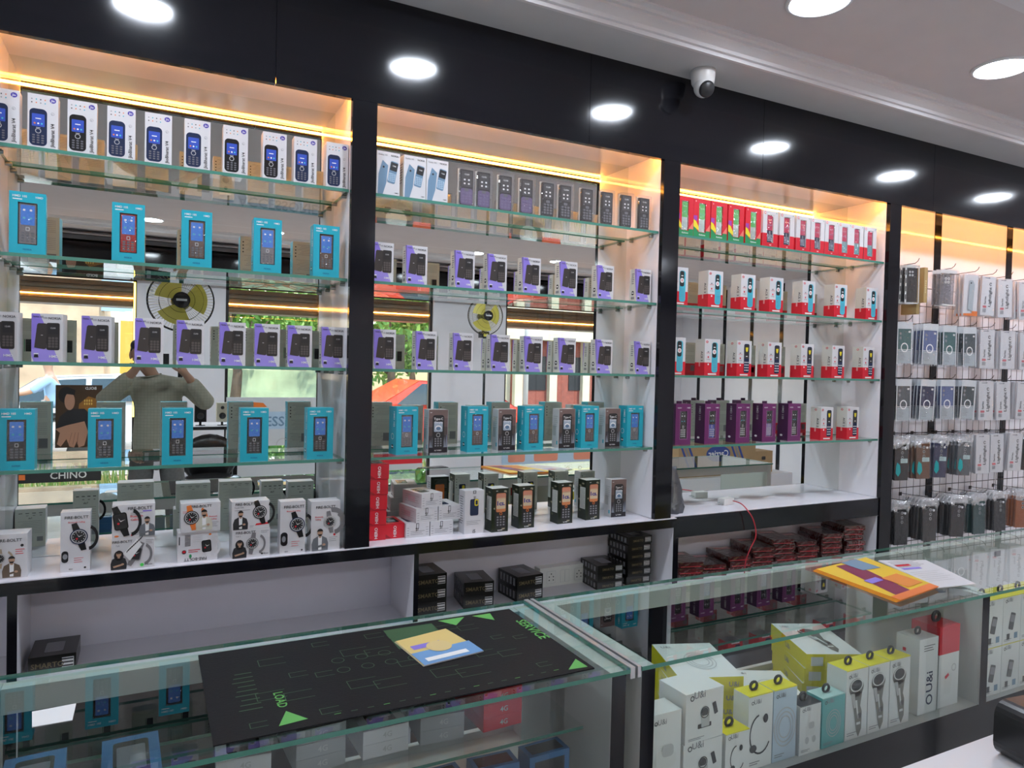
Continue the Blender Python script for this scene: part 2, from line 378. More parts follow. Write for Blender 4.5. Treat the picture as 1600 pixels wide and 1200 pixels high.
# accessory wall
r = empty('accessory_wall', (5.4, 2.64, 0), 0, 'white laminate accessory wall with black vertical strips behind the wire grid', 'wall panel')
m = MB(); xs = [3.446, 4.116, 4.853, 5.59, 6.33, 7.07, 7.54]
for a, b in zip(xs, xs[1:]): m.box((a, 2.63, 0), (b, 2.645, EYE+.975), SPL)
part(m, 'back_panel', r)
for a in xs[1:-1]: part(MB().box((a, 2.626, .4), (a+.062, 2.630, EYE+.974), BLK), 'black_strip', r)
part(MB().box((3.446, 2.4015, EYE+.975), (7.54, 2.629, EYE+.99), CREAM), 'top_panel', r)
part(MB().box((3.446, 2.4008, ZT+.011), (7.54, 2.4065, ZT+.019), LEDM), 'led_strip', r)
for g in range(3):
    a = 3.47+g*1.32; b = a+1.30
    r = empty('wire_grid_panel', ((a+b)/2, 2.60, .4), 0, 'dark wire grid panel hung on the accessory wall, '+['beside the black pillar', 'second from the black pillar', 'third from the black pillar'][g], 'wire grid', 'wire grid panels on the accessory wall')
    m = MB(); x = a
    while x < b+.001: m.tube([(x, 2.605, .45), (x, 2.605, EYE+.62)], .0014, DARKM, 5); x += .0619
    part(m, 'upright_wires', r)
    m = MB(); z = EYE+.62
    while z > .45: m.tube([(a, 2.601, z), (b, 2.601, z)], .0024, DARKM, 5); z -= .1045
    part(m, 'cross_wires', r)

# ------------------------------------------------------------------ box prints
def frames(w, h, d):
    return dict(F=Fr((-w/2, -d/2, 0), (1, 0, 0), (0, 0, 1), (0, -1, 0)), B=Fr((w/2, d/2, 0), (-1, 0, 0), (0, 0, 1), (0, 1, 0)),
                L=Fr((-w/2, d/2, 0), (0, -1, 0), (0, 0, 1), (-1, 0, 0)), R=Fr((w/2, -d/2, 0), (0, 1, 0), (0, 0, 1), (1, 0, 0)), T=Fr((-w/2, -d/2, h), (1, 0, 0), (0, 1, 0), (0, 0, 1)))
def shell(w, h, d, mt, **k): return MB().box((-w/2, -d/2, 0), (w/2, d/2, h), mt, **k)
def keys(mb, fr, x0, y0, x1, y1, nx, ny, mt, l, f=.62):
    dx = (x1-x0)/nx; dy = (y1-y0)/ny
    for i in range(nx):
        for j in range(ny):
            cx = x0+(i+.5)*dx; cy = y0+(j+.5)*dy; mb.rr(fr, cx-dx*f/2, cy-dy*f/2, cx+dx*f/2, cy+dy*f/2, dy*.2, mt, l, 2)
def phone2d(mb, fr, cx, cy, w, h, body, scr, key=PKEY, l=.0005, round_=.28, low=None):
    x0, x1, y0, y1 = cx-w/2, cx+w/2, cy-h/2, cy+h/2
    mb.rr(fr, x0, y0, x1, y1, w*round_, body, l)
    if low: mb.rr(fr, x0+w*.03, y0+h*.02, x1-w*.03, y0+h*.47, w*.2, low, l+.0002)
    mb.rr(fr, x0+w*.14, y0+h*.52, x1-w*.14, y0+h*.86, w*.04, scr, l+.0004)
    for k in range(3): mb.el(fr, x0+w*(.3+.2*k), y0+h*.60, w*.06, w*.06, [ORG, WTXT, TURQ][k], l+.0006, 8)
    mb.rect(fr, x0+w*.34, y0+h*.72, x1-w*.34, y0+h*.745, WTXT, l+.0006); mb.rect(fr, x0+w*.38, y0+h*.48, x1-w*.38, y0+h*.49, WTXT, l+.0006)
    mb.arc(fr, cx, y0+h*.40, w*.13, w*.17, INKL, l=l+.0006, n=12)
    keys(mb, fr, x0+w*.12, y0+h*.05, x1-w*.12, y0+h*.31, 3, 4, key, l+.0006)
def backprint(mb, f, w, h, dark=True):
    mb.lines(f['B'], w*.12, w*.8, h*.93, 7, h*.035, INKG, h*.006); mb.lines(f['B'], w*.12, w*.85, h*.60, 7, h*.035, INKG, h*.005)
    if dark: mb.rect(f['B'], w*.10, h*.12, w*.40, h*.30, INKG); mb.lines(f['B'], w*.45, w*.9, h*.30, 5, h*.035, INKG, h*.006)
    for k in range(4): mb.el(f['B'], w*.88, h*(.88-.07*k), w*.03, w*.03, INK, n=8)
def mk_jio(col):
    w, h, d = .073, .150, .045; f = frames(w, h, d); m = shell(w, h, d, PWH, B=PWG); F = f['F']
    phone2d(m, F, .0255, .058, .042, .103, col, SCRB)
    for i in range(4):
        for j in range(2): m.el(F, .010+.0105*i, .126+.0095*j, .0018, .0018, [INK, ORG, INKG, TEAL][(i+2*j) % 4], n=8)
    m.el(F, .060, .137, .0078, .0070, mat('print_indigo_blue', (.07, .05, .35), .35)); m.tx(F, 'Jio', .0082, .060, .1342, WTXT, .0007)
    m.tx(F, 'JioBharat V4', .0130, .064, .006, INK, rot=math.pi/2, al='l'); m.arc(F, .0595, .100, .0035, .0042, INKG, n=14); m.tx(F, '4G', .004, .060, .0985, INKG, rot=math.pi/2)
    backprint(m, f, w, h, False); m.rect(f['T'], .02, .01, .05, .03, PWG)
    return m.build('phone_box')
def window_box(w, h, d, body, win, phone, film=FILM, side=None, name='phone_box'):
    """carton with a real window: frame, a phone standing behind it, clear film"""
    r = empty(name); f = frames(w, h, d); x0, y0, x1, y1 = win
    m = MB().box((-w/2, -d/2, 0), (w/2, d/2, h), body, skip='F', B=PWG); F = f['F']
    for q in ((0, 0, w, y0), (0, y1, w, h), (0, y0, x0, y1), (x1, y0, w, y1)): m.rect(F, *q, body, 0)
    m.box((x0-w/2, -d/2+.0105, y0), (x1-w/2, -d/2+.012, y1), INK)
    for q in (((x0-w/2-.0006, -d/2+.0002, y0), (x0-w/2, -d/2+.0105, y1)), ((x1-w/2, -d/2+.0002, y0), (x1-w/2+.0006, -d/2+.0105, y1)), ((x0-w/2, -d/2+.0002, y0-.0006), (x1-w/2, -d/2+.0105, y0))): m.box(*q, body)
    return r, m, f, (x0-w/2, x1-w/2, y0, y1, -d/2)
def finish_window(r, m, win, phone, film=FILM, round_=.005):
    x0, x1, y0, y1, yf = win
    c = m.build('carton', r); phone.build('phone', r)
    MB().box((x0, yf-.0006, y0), (x1, yf-.0001, y1), film).build('window_film', r)
    return r
def slab_phone(x0, x1, y0, y1, yf, top, low, split=.55, key=PKEY, scr=None):
    m = MB(); g = .003; m.box((x0+g, yf+.0035, y0+g), (x1-g, yf+.0102, y1-g), low)
    fr = Fr((x0+g, yf+.0035, y0+g), (1, 0, 0), (0, 0, 1), (0, -1, 0)); w = x1-x0-2*g; h = y1-y0-2*g
    m.rr(fr, 0, h*(1-split), w, h, .003, top, .0004)
    if scr: m.rr(fr, w*.08, h*(1-split)+.002, w*.92, h*.97, .002, scr, .0008)
    for i in range(2):
        for j in range(2): m.rr(fr, w*(.22+.4*i), h*(.62+.2*j), w*(.36+.4*i), h*(.62+.2*j)+w*.13, .001, WTXT if j else TURQ, .0012)
    m.rr(fr, w*.38, h*(1-split)-h*.13, w*.62, h*(1-split)-h*.03, .002, INKL, .0005); m.rr(fr, w*.43, h*(1-split)-h*.11, w*.57, h*(1-split)-h*.05, .001, low, .0008)
    keys(m, fr, w*.08, h*.03, w*.92, h*(1-split)-h*.15, 3, 4, key, .0005, .7)
    return m
BROWN = mat('phone_brown', (.14, .09, .07), .25); REDP = mat('phone_red', (.40, .02, .02), .25); SILV = mat('phone_silver', (.22, .21, .22), .25)
def mk_teal(low=PBL, d=.055, name='phone_box'):
    w, h = .086, .172; r, m, f, win = window_box(w, h, d, TEAL, (.020, .026, .066, .143), None, name=name); F = f['F']
    m.tx(F, 'HMD 105', .0085, .008, .157, WTXT, al='l'); m.tx(F, 'HMD', .008, .079, .157, WTXT, al='r'); m.rect(F, .008, .150, .030, .1525, WTXT)
    m.tx(F, 'NOKIA', .0065, .043, .010, mat('print_deep_teal', (.01, .06, .22), .4)); m.tx(f['L'], 'HMD 105', .014, d*.62, .155, WTXT, rot=-math.pi/2, al='l')
    m.el(f['L'], d*.5, .028, .008, .008, INK); m.rect(f['L'], d*.36, .026, d*.64, .030, WTXT, .0007); m.arc(f['L'], d*.5, .065, .009, .011, WTXT)
    backprint(m, f, w, h); m.lines(f['B'], w*.1, w*.5, h*.22, 4, .006, INKG)
    return finish_window(r, m, win, slab_phone(*win, low, low, scr=SCRB2))
def mk_nokia():
    w, h, d = .078, .138, .045; f = frames(w, h, d); m = shell(w, h, d, PWH, B=PWG, L=PWG); F = f['F']
    m.pg(F, [(0, .016), (.0, h-.001), (.020, h-.001), (.036, .098), (.036, .0)], PUR, .0004)
    m.pg(F, [(.0, .036), (.030, .036), (.056, .036), (.070, .0), (.006, .0), (0, .016)], mat('print_violet_light', (.34, .27, .74), .35), .0006)
    m.pg(F, [(.007, .040), (.032, .036), (.037, .040), (.039, .108), (.034, .110), (.017, .110), (.014, .106)], mat('print_charcoal', (.045, .038, .036), .35), .0010); m.rr(F, .0375, .034, .0705, .112, .005, mat('print_soft_black', (.03, .026, .025), .35), .0012)
    m.rr(F, .0415, .080, .0665, .108, .002, INK, .0014); m.tx(F, '12:00', .0062, .054, .095, INKL, .0018); keys(m, F, .041, .040, .067, .072, 3, 4, mat('key_dim', (.10, .085, .08), .4), .0014, .8); m.el(F, .026, .076, .003, .001, INKL, .0014, 8)
    m.tx(F, 'NOKIA', .0098, .073, .122, INK, al='r'); m.tx(F, '105', .0065, .035, .124, INKG, al='c', l=.0012); m.tx(F, 'Nokia 105', .0062, .004, .127, INK, al='l', l=.0012)
    m.tx(F, 'HMD', .0105, .056, .012, WTXT, .0014); m.pg(F, [(.006, .012), (.018, .012), (.016, .022), (.008, .022)], INK, .0012); m.rect(F, .006, .021, .018, .024, WTXT, .0014)
    L = f['L']; m.el(L, d*.5, .038, .009, .009, INK); m.rect(L, d*.36, .036, d*.64, .0405, WTXT, .0007); m.rect(L, d*.25, .012, d*.75, .022, INKG); m.lines(L, d*.3, d*.7, .12, 6, .008, INKG, .004)
    m.pg(L, [(d*.72, .138), (d, .138), (d, .02)], PUR)
    backprint(m, f, w, h, False); m.rect(f['B'], .012, .030, .032, .070, INK); m.rect(f['B'], .034, .03, .036, .07, DGRN)
    return m.build('phone_box')
LBL = mat('print_pale_blue', (.16, .27, .39), .35)
def mk_blue():
    w, h, d = .083, .148, .055; f = frames(w, h, d); m = shell(w, h, d, PWH, B=PWG, L=PWG); F = f['F']
    m.pg(F, [(.004, .0), (.022, .0), (.034, .040), (.040, .102), (.020, .118), (.006, .070)], LBL, .0004)
    m.el(F, .024, .095, .0035, .0035, INK, .0008); m.rr(F, .043, .042, .071, .118, .005, LBL, .0008, rot=-.18)
    m.rr(F, .048, .085, .074, .114, .003, INK, .0012, rot=-.18); m.tx(F, '12:00', .006, .062, .100, WTXT, .0016, rot=-.18)
    m.rr(F, .041, .048, .066, .077, .002, mat('print_grey_blue', (.36, .50, .64), .35), .0012, rot=-.18); keys(m, F, .043, .050, .064, .075, 3, 4, LBL, .0016)
    m.tx(F, 'Nokia 105', .0075, .006, .134, INKG, al='l'); m.tx(F, 'NOKIA', .0085, .077, .134, INK, al='r'); m.tx(F, 'HMD', .006, .072, .008, INK); backprint(m, f, w, h)
    m.lines(f['L'], .008, .045, .12, 8, .009, INKG, .004); return m.build('phone_box')
def mk_blister(low):
    w, h, d = .066, .142, .030; r = empty('clear_phone_case')
    m = MB(); o = [(-w/2+.004, -d/2), (w/2-.004, -d/2), (w/2, -d/2+.004), (w/2, d/2), (-w/2, d/2), (-w/2, -d/2+.004)]
    for (a, b), (c, e) in zip(o, o[1:]+o[:1]): m.poly([(a, b, 0), (c, e, 0), (c, e, h), (a, b, h)], BLIS)
    m.poly([(a, b, h) for a, b in o], BLIS); m.poly([(a, b, 0) for a, b in o][::-1], BLIS); m.build('clear_shell', r)
    p = MB(); p.box((-.021, -.004, .006), (.021, .008, .134), PBL); fr = Fr((-.021, -.004, .006), (1, 0, 0), (0, 0, 1), (0, -1, 0))
    p.rr(fr, 0, 0, .042, .128, .008, PBL, .0006); p.rr(fr, .001, .001, .041, .060, .008, low, .001); p.rr(fr, .004, .066, .038, .122, .002, INK, .001)
    p.tx(fr, '12:00', .008, .021, .108, WTXT, .0014)
    for i in range(2):
        for j in range(2): p.rr(fr, .011+.014*i, .074+.014*j, .017+.014*i, .080+.014*j, .001, WTXT, .0014)
    keys(p, fr, .004, .006, .038, .048, 3, 4, PKEY if low is PBL else mat('phone_key_violet', (.16, .12, .24), .35), .0014, .75); p.rr(fr, .014, .050, .028, .060, .003, PKEY, .0014); p.build('phone', r).scale.x = 1.2
    b = MB().box((-w/2+.003, d/2-.006, .002), (w/2-.003, d/2-.002, h-.004), PWG); b.build('card_insert', r); return r
def mk_brown():
    w, h, d = .078, .160, .05; f = frames(w, h, d); m = shell(w, h, d, PWH, B=PWG); F = f['F']
    cs = [(.012, .011, .018), (.045, .036, .045), (.08, .06, .055), (.14, .09, .085), (.19, .125, .115)]
    for k, c in enumerate(cs): m.rect(F, .001, h*k/5, w-.001, h*(k+1)/5, mat('print_brown_%d' % k, c, .3), .0003)
    for k in range(9): m.pg(F, [(.004+k*.008, .02), (.008+k*.008, .05+.01*(k % 3)), (.012+k*.008, .02)], mat('print_slate', (.25, .28, .34), .35), .0005)
    m.rr(F, .016, .016, .062, .140, .010, INK, .0008); m.rr(F, .022, .078, .056, .115, .003, mat('print_ice', (.40, .48, .58), .25), .0012); m.el(F, .039, .092, .013, .010, WTXT, .0016); m.el(F, .039, .090, .010, .007, mat('print_steel_blue', (.12, .2, .32), .3), .002)
    m.tx(F, 'Type-C', .012, .039, .122, WTXT, .0016); m.tx(F, 'Charging', .0095, .039, .110, WTXT, .0020); m.arc(F, .039, .066, .006, .008, INKL, l=.0014, n=12); keys(m, F, .023, .022, .055, .056, 3, 4, INKG, .0014)
    m.tx(F, 'IQ TURBO', .006, .039, .007, WTXT, .0010); m.tx(F, 'itel', .006, .006, .148, WTXT, .001, al='l'); L = f['L']
    m.lines(L, .008, .042, .13, 6, .008, INKL, .003); m.rect(L, .006, .05, .030, .09, INKL); m.rect(L, .034, .015, .042, .03, TEAL); backprint(m, f, w, h); return m.build('phone_box')
CAMO = [mat('camo_%d' % i, c, .3) for i, c in enumerate([(.010, .018, .008), (.085, .105, .045), (.34, .31, .21), (.006, .008, .005)])]
def mk_camo():
    w, h, d = .070, .166, .060; f = frames(w, h, d); m = shell(w, h, d, CAMO[0], B=PWG, T=PWG); rn = random.Random(3)
    for k, W_ in (('F', w), ('L', d)):
        for i in range(16):
            cx = rn.uniform(.008, W_-.008); cy = rn.uniform(.008, h-.01); a = rn.uniform(.004, min(.014, cx, W_-cx)) if min(cx, W_-cx) > .004 else .003; b = rn.uniform(.003, .007)
            m.pg(f[k], [(cx+a*(rn.uniform(.6, 1))*math.cos(t*.7854), cy+b*rn.uniform(.6, 1)*math.sin(t*.7854)) for t in range(8)], CAMO[1+i % 3], .0003+.00002*i)
    F = f['F']; m.rr(F, .013, .014, .062, .152, .010, INK, .0012); m.rr(F, .017, .076, .058, .148, .006, mat('print_burnt_orange', (.62, .22, .09), .35), .0016)
    m.rr(F, .0185, .088, .0565, .130, .003, mat('print_cream', (.66, .52, .34), .35), .0018); m.rr(F, .0185, .126, .0565, .145, .003, mat('print_salmon', (.62, .26, .17), .35), .0018)
    for dx in (-.0007, 0, .0007): m.tx(F, '1cs.', .0240, .0375+dx, .1015, mat('print_indigo', (.04, .035, .26), .35), .0022+dx*.1)
    keys(m, F, .018, .022, .057, .062, 3, 4, INKG, .0016, .6); m.arc(F, .0375, .070, .004, .006, ORG, l=.0018, n=10)
    m.tx(F, 'itel', .006, .016, .155, WTXT, .0016, al='l'); m.tx(F, 'IQ 5000', .006, .035, .005, WTXT, .0016)
    L = f['L']; m.rect(L, .016, .045, .056, .135, PWG, .0008); m.lines(L, .019, .053, .130, 14, .006, INKG, .0012, .0011)
    backprint(m, f, w, h, False); m.rr(f['B'], .02, .075, .05, .125, .005, PNV); m.rr(f['B'], .024, .1, .036, .12, .004, YEL, .0007); return m.build('phone_box')
def mk_i5():
    w, h, d = .080, .162, .052; f = frames(w, h, d); m = shell(w, h, d, PWH, B=CAMO[0], T=PWH); F = f['F']
    m.rr(F, .022, .068, .057, .130, .006, PNV, .0006); m.rr(F, .040, .104, .056, .129, .005, YEL, .001); m.rr(F, .044, .108, .053, .125, .004, PNV, .0014); m.rr(F, .028, .050, .029, .051, .0005, INK)
    m.lines(F, .008, .066, .048, 3, .006, INKG, .0014); m.tx(F, 'i5', .018, .040, .003, INK, .0008); m.tx(F, 'iS', .014, .040, .140, INK, .0008, rot=math.pi)
    m.rect(F, .034, .150, .046, .162, INK); m.rect(F, .037, .152, .043, .160, PWH, .0008); m.lines(f['L'], .01, .04, .14, 12, .009, INKG, .004); backprint(m, f, w, h)
    m.rr(f['B'], .02, .06, .06, .13, .005, ORG); return m.build('phone_box')
def mk_gr():
    w, h, d = .094, .168, .035; r, m, f, win = window_box(w, h, d, RED, (.030, .022, .068, .148), None); F = f['F']
    m.pg(F, [(0, .001), (w, .001), (w, .022), (.07, .0215), (.03, .0215), (0, .050)], DGRN, .0004); m.pg(F, [(0, .045), (.0, .075), (.014, .068), (.0296, .044), (.0296, .028)], YEL, .0006)
    m.pg(F, [(0, .075), (.0, .092), (.020, .092), (.020, .068)], mat('print_magenta', (.35, .05, .40), .35), .0006); m.pg(F, [(.0685, .022), (w, .004), (w, .06), (.0685, .03)], DGRN, .0006); m.pg(F, [(.0685, .03), (w, .03), (w, .062)], mat('print_coral', (.80, .20, .15), .35), .0008)
    m.tx(F, 'Karbonn', .010, .049, .008, WTXT, .0010); m.tx(F, 'K', .008, .012, .152, WTXT, .001); backprint(m, f, w, h)
    return finish_window(r, m, win, slab_phone(*win, GRN, mat('phone_white', (.55, .62, .58), .3), .55, key=mat('key_grey', (.35, .42, .42), .4)))
def mk_rw(low):
    w, h, d = .094, .166, .045; r, m, f, win = window_box(w, h, d, PWH, (.026, .020, .066, .148), None); F = f['F']
    for q in ((0, .0, w, .0199), (0, .0199, .0259, .062), (.0661, .0199, w, .062)): m.rect(F, *q, RED, .0004)
    m.box((-w/2-.0004, -d/2, 0), (w/2+.0004, d/2, .062), RED, skip='FTB'); m.el(F, .012, .155, .006, .006, RED, .0006); m.el(F, .012, .155, .004, .003, WTXT, .0009); m.el(F, .084, .158, .002, .003, DGRN, .0006); m.tx(F, 'itel', .009, .048, .007, WTXT, .0010); backprint(m, f, w, h)
    return finish_window(r, m, win, slab_phone(*win, mat('print_raspberry', (.60, .03, .10), .3), low, .56, key=mat('key_silver', (.4, .42, .5), .35) if low is PNV else low))
def mk_ace(v):
    w, h, d = .088, .162, .062; f = frames(w, h, d); m = shell(w, h, d, PWH, B=PWG, L=PWG); hz = .058
    m.box((-w/2-.0004, -d/2-.0004, -.0), (w/2+.0004, d/2+.0004, hz), RED, skip='TD'); F = f['F']; L = f['L']
    m.arc(F, .012, .149, .0038, .0066, RED, sy=.8, l=.0008); m.tx(F, 'A', .005, .012, .147, RED, .0008)
    if v:
        m.rr(F, .040, .014, .074, .148, .012, TURQ, .0008); m.rr(F, .042, .080, .066, .146, .008, INK, .0012); m.arc(F, .054, .106, .0, .0105, WTXT, l=.0016); m.arc(F, .054, .106, 0, .006, mat('print_rose', (.75, .4, .4), .3), l=.0018, n=12); m.rect(F, .049, .124, .060, .128, WTXT, .0016)
        for k in range(6): m.rect(F, .045, .026+k*.0085, .070, .0275+k*.0085, LBL, .0012)
    else:
        m.rr(F, .042, .016, .074, .148, .008, PNV, .0008); m.rr(F, .045, .082, .071, .144, .004, INK, .0012); m.pg(F, [(.050, .132), (.066, .132), (.064, .116), (.058, .110), (.052, .116)], YEL, .0016); m.rect(F, .053, .090, .063, .093, WTXT, .0016)
        keys(m, F, .044, .022, .072, .070, 3, 4, WTXT, .0012, .5)
    m.tx(F, 'Auto call', .006, .020, .098, RED, .0008); m.rect(F, .016, .102, .024, .108, INKG); m.rect(F, .017, .078, .024, .086, RED); m.tx(F, 'recording', .005, .020, .071, INK, .0008); m.el(F, .021, .050, .004, .004, WTXT, .0010)
    m.rect(F, .020, .004, .068, .010, WTXT, .0008); m.tx(L, 'ACE 3' if v else 'ACE 2', .017, d*.62, .108, INK, rot=-math.pi/2, al='l'); m.rect(L, d*.42, .040, d*.56, .058, mat('print_pale_red', (.8, .35, .35), .4), .0010)
    if not v: m.arc(L, d*.5, .149, .0038, .0066, RED, sy=.8, l=.0008)
    backprint(m, f, w, h); return m.build('phone_box')
PUB = mat('print_plum', (.15, .018, .12), .35); PUB2 = mat('print_plum_dark', (.06, .012, .06), .35)
def mk_plum(low):
    w, h, d = .088, .180, .062; r, m, f, win = window_box(w, h, d, PUB, (.026, .026, .066, .148), None, name='phone_box'); F = f['F']; L = f['L']
    m.rect(L, 0, .0, d, h, PUB2, .0003); m.tx(F, 'NOKIA', .0072, .010, .160, WTXT, .0006, al='l'); m.tx(F, 'HMD', .0085, .082, .160, WTXT, .0006, al='r')
    for q in ((.024, .024, .0255, .150), (.0665, .024, .068, .150), (.024, .024, .068, .0255)): m.rect(F, *q, mat('print_mauve', (.45, .22, .42), .35), .0006)
    m.tx(L, 'HMD 110', .016, d*.40, .168, INKL, rot=-math.pi/2, al='l'); m.el(L, d*.38, .026, .008, .005, WTXT, .0007); backprint(m, f, w, h); m.box((-.014, -.002, h), (.014, .002, h+.012), PUB2)
    return finish_window(r, m, win, slab_phone(*win, PBL, low, .5, key=INKL))

# ------------------------------------------------------------------ rows of boxes on the glass shelves
def spawn(proto, used, x, y, z, rz, label, group, cat='phone box'):
    o = dup(proto) if proto.name in used else proto
    used.add(proto.name); o.location = (x, y, z); o.rotation_euler = (0, 0, rz); tag(o, label, cat, group); return o
USED = set()
def put(proto, px0, px1, yf, z, d, label, group, rz=0, pymid=450, cat='phone box'):
    pm = (px0+px1)/2; x, _ = at(pm, pymid, yf); x2, zz = at(pm, pymid, yf)
    # refine with the row's own image height so that roll is respected
    for _ in range(3):
        dv = Vector((x, yf, z-EYE)); k = dv.dot(CF); py = 600-CAMF*dv.dot(CU)/k; x, _z = at(pm, py-35, yf)
    return spawn(proto, USED, x, yf+d/2, z, math.radians(rz), label, group, cat)
J = [mk_jio(PNV), mk_jio(PBL)]
for i, (a, b) in enumerate([(-18, 29), (43, 91), (105, 152), (166, 213), (225, 270), (287, 330), (347, 389), (409.5, 449), (457.5, 497), (507, 547)]):
    k = 1 if i in (2, 6, 7) else 0
    put(J[k], a, b, 2.414, ZS[0], .045, 'white box picturing a %s keypad phone, %s, top left-bay shelf' % (['navy', 'black'][k], ordl(i, 10)), 'white phone boxes on the top shelf of the left bay')
T2 = [mk_teal(SILV), mk_teal(REDP), mk_teal(BROWN), mk_teal(PBL)]
for i, (a, b, k) in enumerate([(13, 71, 0), (174, 227, 1), (283, 332, 2), (397, 439.5, 0), (489, 531, 2)]):
    put(T2[k], a, b, 2.412, ZS[1], .055, 'teal window box with %s phone, %s, second left-bay shelf' % (['a silver-grey', 'a red', 'a brown'][k], ordl(i, 5)), 'teal boxes on the second shelf of the left bay', rz=(3 if i == 0 else 0))
N = mk_nokia()
for i, (a, b, rz) in enumerate([(-20, 28, -7), (52, 100, -9), (130, 176, -9), (211, 255, 0), (276, 319, 1), (343, 384, 0), (397.5, 439, -3), (449, 489, -2), (502, 540, 0)]):
    put(N, a, b, 2.435, ZS[2], .045, 'white and violet phone box, %s, third left-bay shelf' % ordl(i, 9), 'violet phone boxes on the third shelf of the left bay', rz=rz)
for i, (a, b) in enumerate([(-5, 56), (138, 189), (254, 301), (376, 419), (480, 521)]):
    put(T2[3], a, b, 2.413, ZS[3], .055, 'teal window box with black phone, %s, lowest glass shelf of left bay' % ordl(i, 5), 'teal boxes on the lowest glass shelf of the left bay')
# middle bay
B = mk_blue()
for i, (a, b) in enumerate([(588, 625), (630, 666), (666, 700)]):
    put(B, a, b, 2.412, ZS[0], .055, 'white box picturing tilted pale-blue phones, %s of three, top middle-bay shelf' % ['leftmost', 'middle', 'rightmost'][i], 'pale-blue phone boxes', rz=2)
BL = [mk_blister(mat('phone_violet', (.12, .08, .20), .3)), mk_blister(PBL)]
bl = [(717, 745), (745, 771), (780, 804), (813, 837.5), (846, 871), (874, 898), (908, 932), (940, 963), (971, 991.5), (999, 1019.5)]
for i, (a, b) in enumerate(bl):
    k = 0 if i < 4 else 1
    put(BL[k], a, b, 2.413, ZS[0], .030, 'clear plastic case holding a %s phone, %s, top middle-bay shelf' % (['black and violet', 'black'][k], ordl(i, 10)), 'clear phone cases on the top shelf', cat='phone case')
for row, (lst, z, sh) in enumerate([([(580, 616), (634, 669), (710, 743), (762, 793), (815, 847), (873, 905), (931, 962), (992, 1019.5)], ZS[1], 'second'), ([(583, 620), (649, 683.5), (708, 740), (766, 798), (819, 849), (871, 902), (929, 960), (991, 1018)], ZS[2], 'third')]):
    for i, (a, b) in enumerate(lst):
        put(N, a, b, 2.428, z, .045, 'white and violet phone box, %s, %s middle-bay shelf' % (ordl(i, 8), sh), 'violet phone boxes on the %s shelf of the middle bay' % sh, rz=random.uniform(0, 3))
TB = [mk_teal(BROWN, .06), mk_teal(SILV, .06)]; BR = mk_brown()
for i, (a, b, k) in enumerate([(617, 652, 1), (729, 763, 0), (818, 850, 0), (907, 936, 0), (978, 1006, 1)]):
    put(TB[k], a, b, 2.452, ZS[3], .06, 'teal window box with %s phone, %s, lowest middle-bay glass shelf' % (['brown', 'dark grey'][k], ordl(i, 5)), 'teal boxes on the lowest glass shelf of the middle bay', rz=2 if i else 8)
for i, (a, b) in enumerate([(669, 700), (778, 806), (873, 898.5), (945, 969.5)]):
    put(BR, a, b, 2.470, ZS[3], .05, 'brown and black phone box, %s, lowest middle-bay glass shelf' % ordl(i, 4), 'brown phone boxes between the teal ones', rz=1)
# right bay
G = mk_gr()
for i in range(5):
    put(G, 1057+26.7*i, 1083.7+26.7*i, 2.412, ZS[0], .035, 'red and green window box with green phone, %s, top right-bay shelf' % ordl(i, 5), 'red and green phone boxes')
RW = [mk_rw(PNV), mk_rw(mat('phone_aqua', (.20, .42, .45), .3))]
for i, (a, b) in enumerate([(1191, 1217), (1217, 1243), (1244, 1267), (1267, 1289), (1289, 1310.5), (1311, 1330), (1330, 1349), (1349.5, 1370.5)]):
    k = 0 if i < 5 else 1
    put(RW[k], a, b, 2.414, ZS[0], .045, 'red and white window box with red and %s phone, %s, top right-bay shelf' % (['navy', 'aqua'][k], ordl(i, 8)), 'red and white window boxes')
A = [mk_ace(0), mk_ace(1)]
for row, (lst, z, sh, t) in enumerate([([(1050, 1075), (1106, 1130), (1157, 1181), (1201, 1225.6), (1251.5, 1276), (1303, 1325), (1351.6, 1373)], ZS[1], 'second', 7), ([(1047, 1070), (1101, 1125.5), (1151, 1175), (1200, 1221), (1249, 1274), (1300, 1320), (1347, 1368)], ZS[2], 'third', 2)]):
    for i, (a, b) in enumerate(lst):
        k = 1 if i < t else 0
        put(A[k], a, b, 2.413, z, .062, 'white over red box picturing a %s phone, %s, %s right-bay shelf' % (['navy', 'turquoise'][k], ordl(i, 7), sh), 'white and red phone boxes, %s shelf of the right bay' % sh, rz=random.uniform(-1, 1.5))
P = [mk_plum(PBL), mk_plum(mat('phone_royal', (.04, .06, .42), .3)), mk_plum(mat('phone_lilac', (.30, .22, .48), .3))]
for i, (a, b, k) in enumerate([(1056, 1079, 0), (1100.7, 1124.5, 1), (1149.7, 1172, 0), (1190.5, 1213, 2), (1229.5, 1253, 0)]):
    put(P[k], a, b, 2.445, ZS[3], .062, 'plum window box with %s phone, %s, lowest right-bay glass shelf' % (['black', 'blue', 'lilac'][k], ordl(i, 5)), 'plum phone boxes', rz=1)
for i, (a, b) in enumerate([(1281, 1303.6), (1322, 1344)]):
    put(A[0], a, b, 2.435, ZS[3], .062, 'white over red navy-phone box on the lowest right-bay glass shelf, %s of two' % ['left', 'right'][i], 'white and red boxes beside the plum ones')
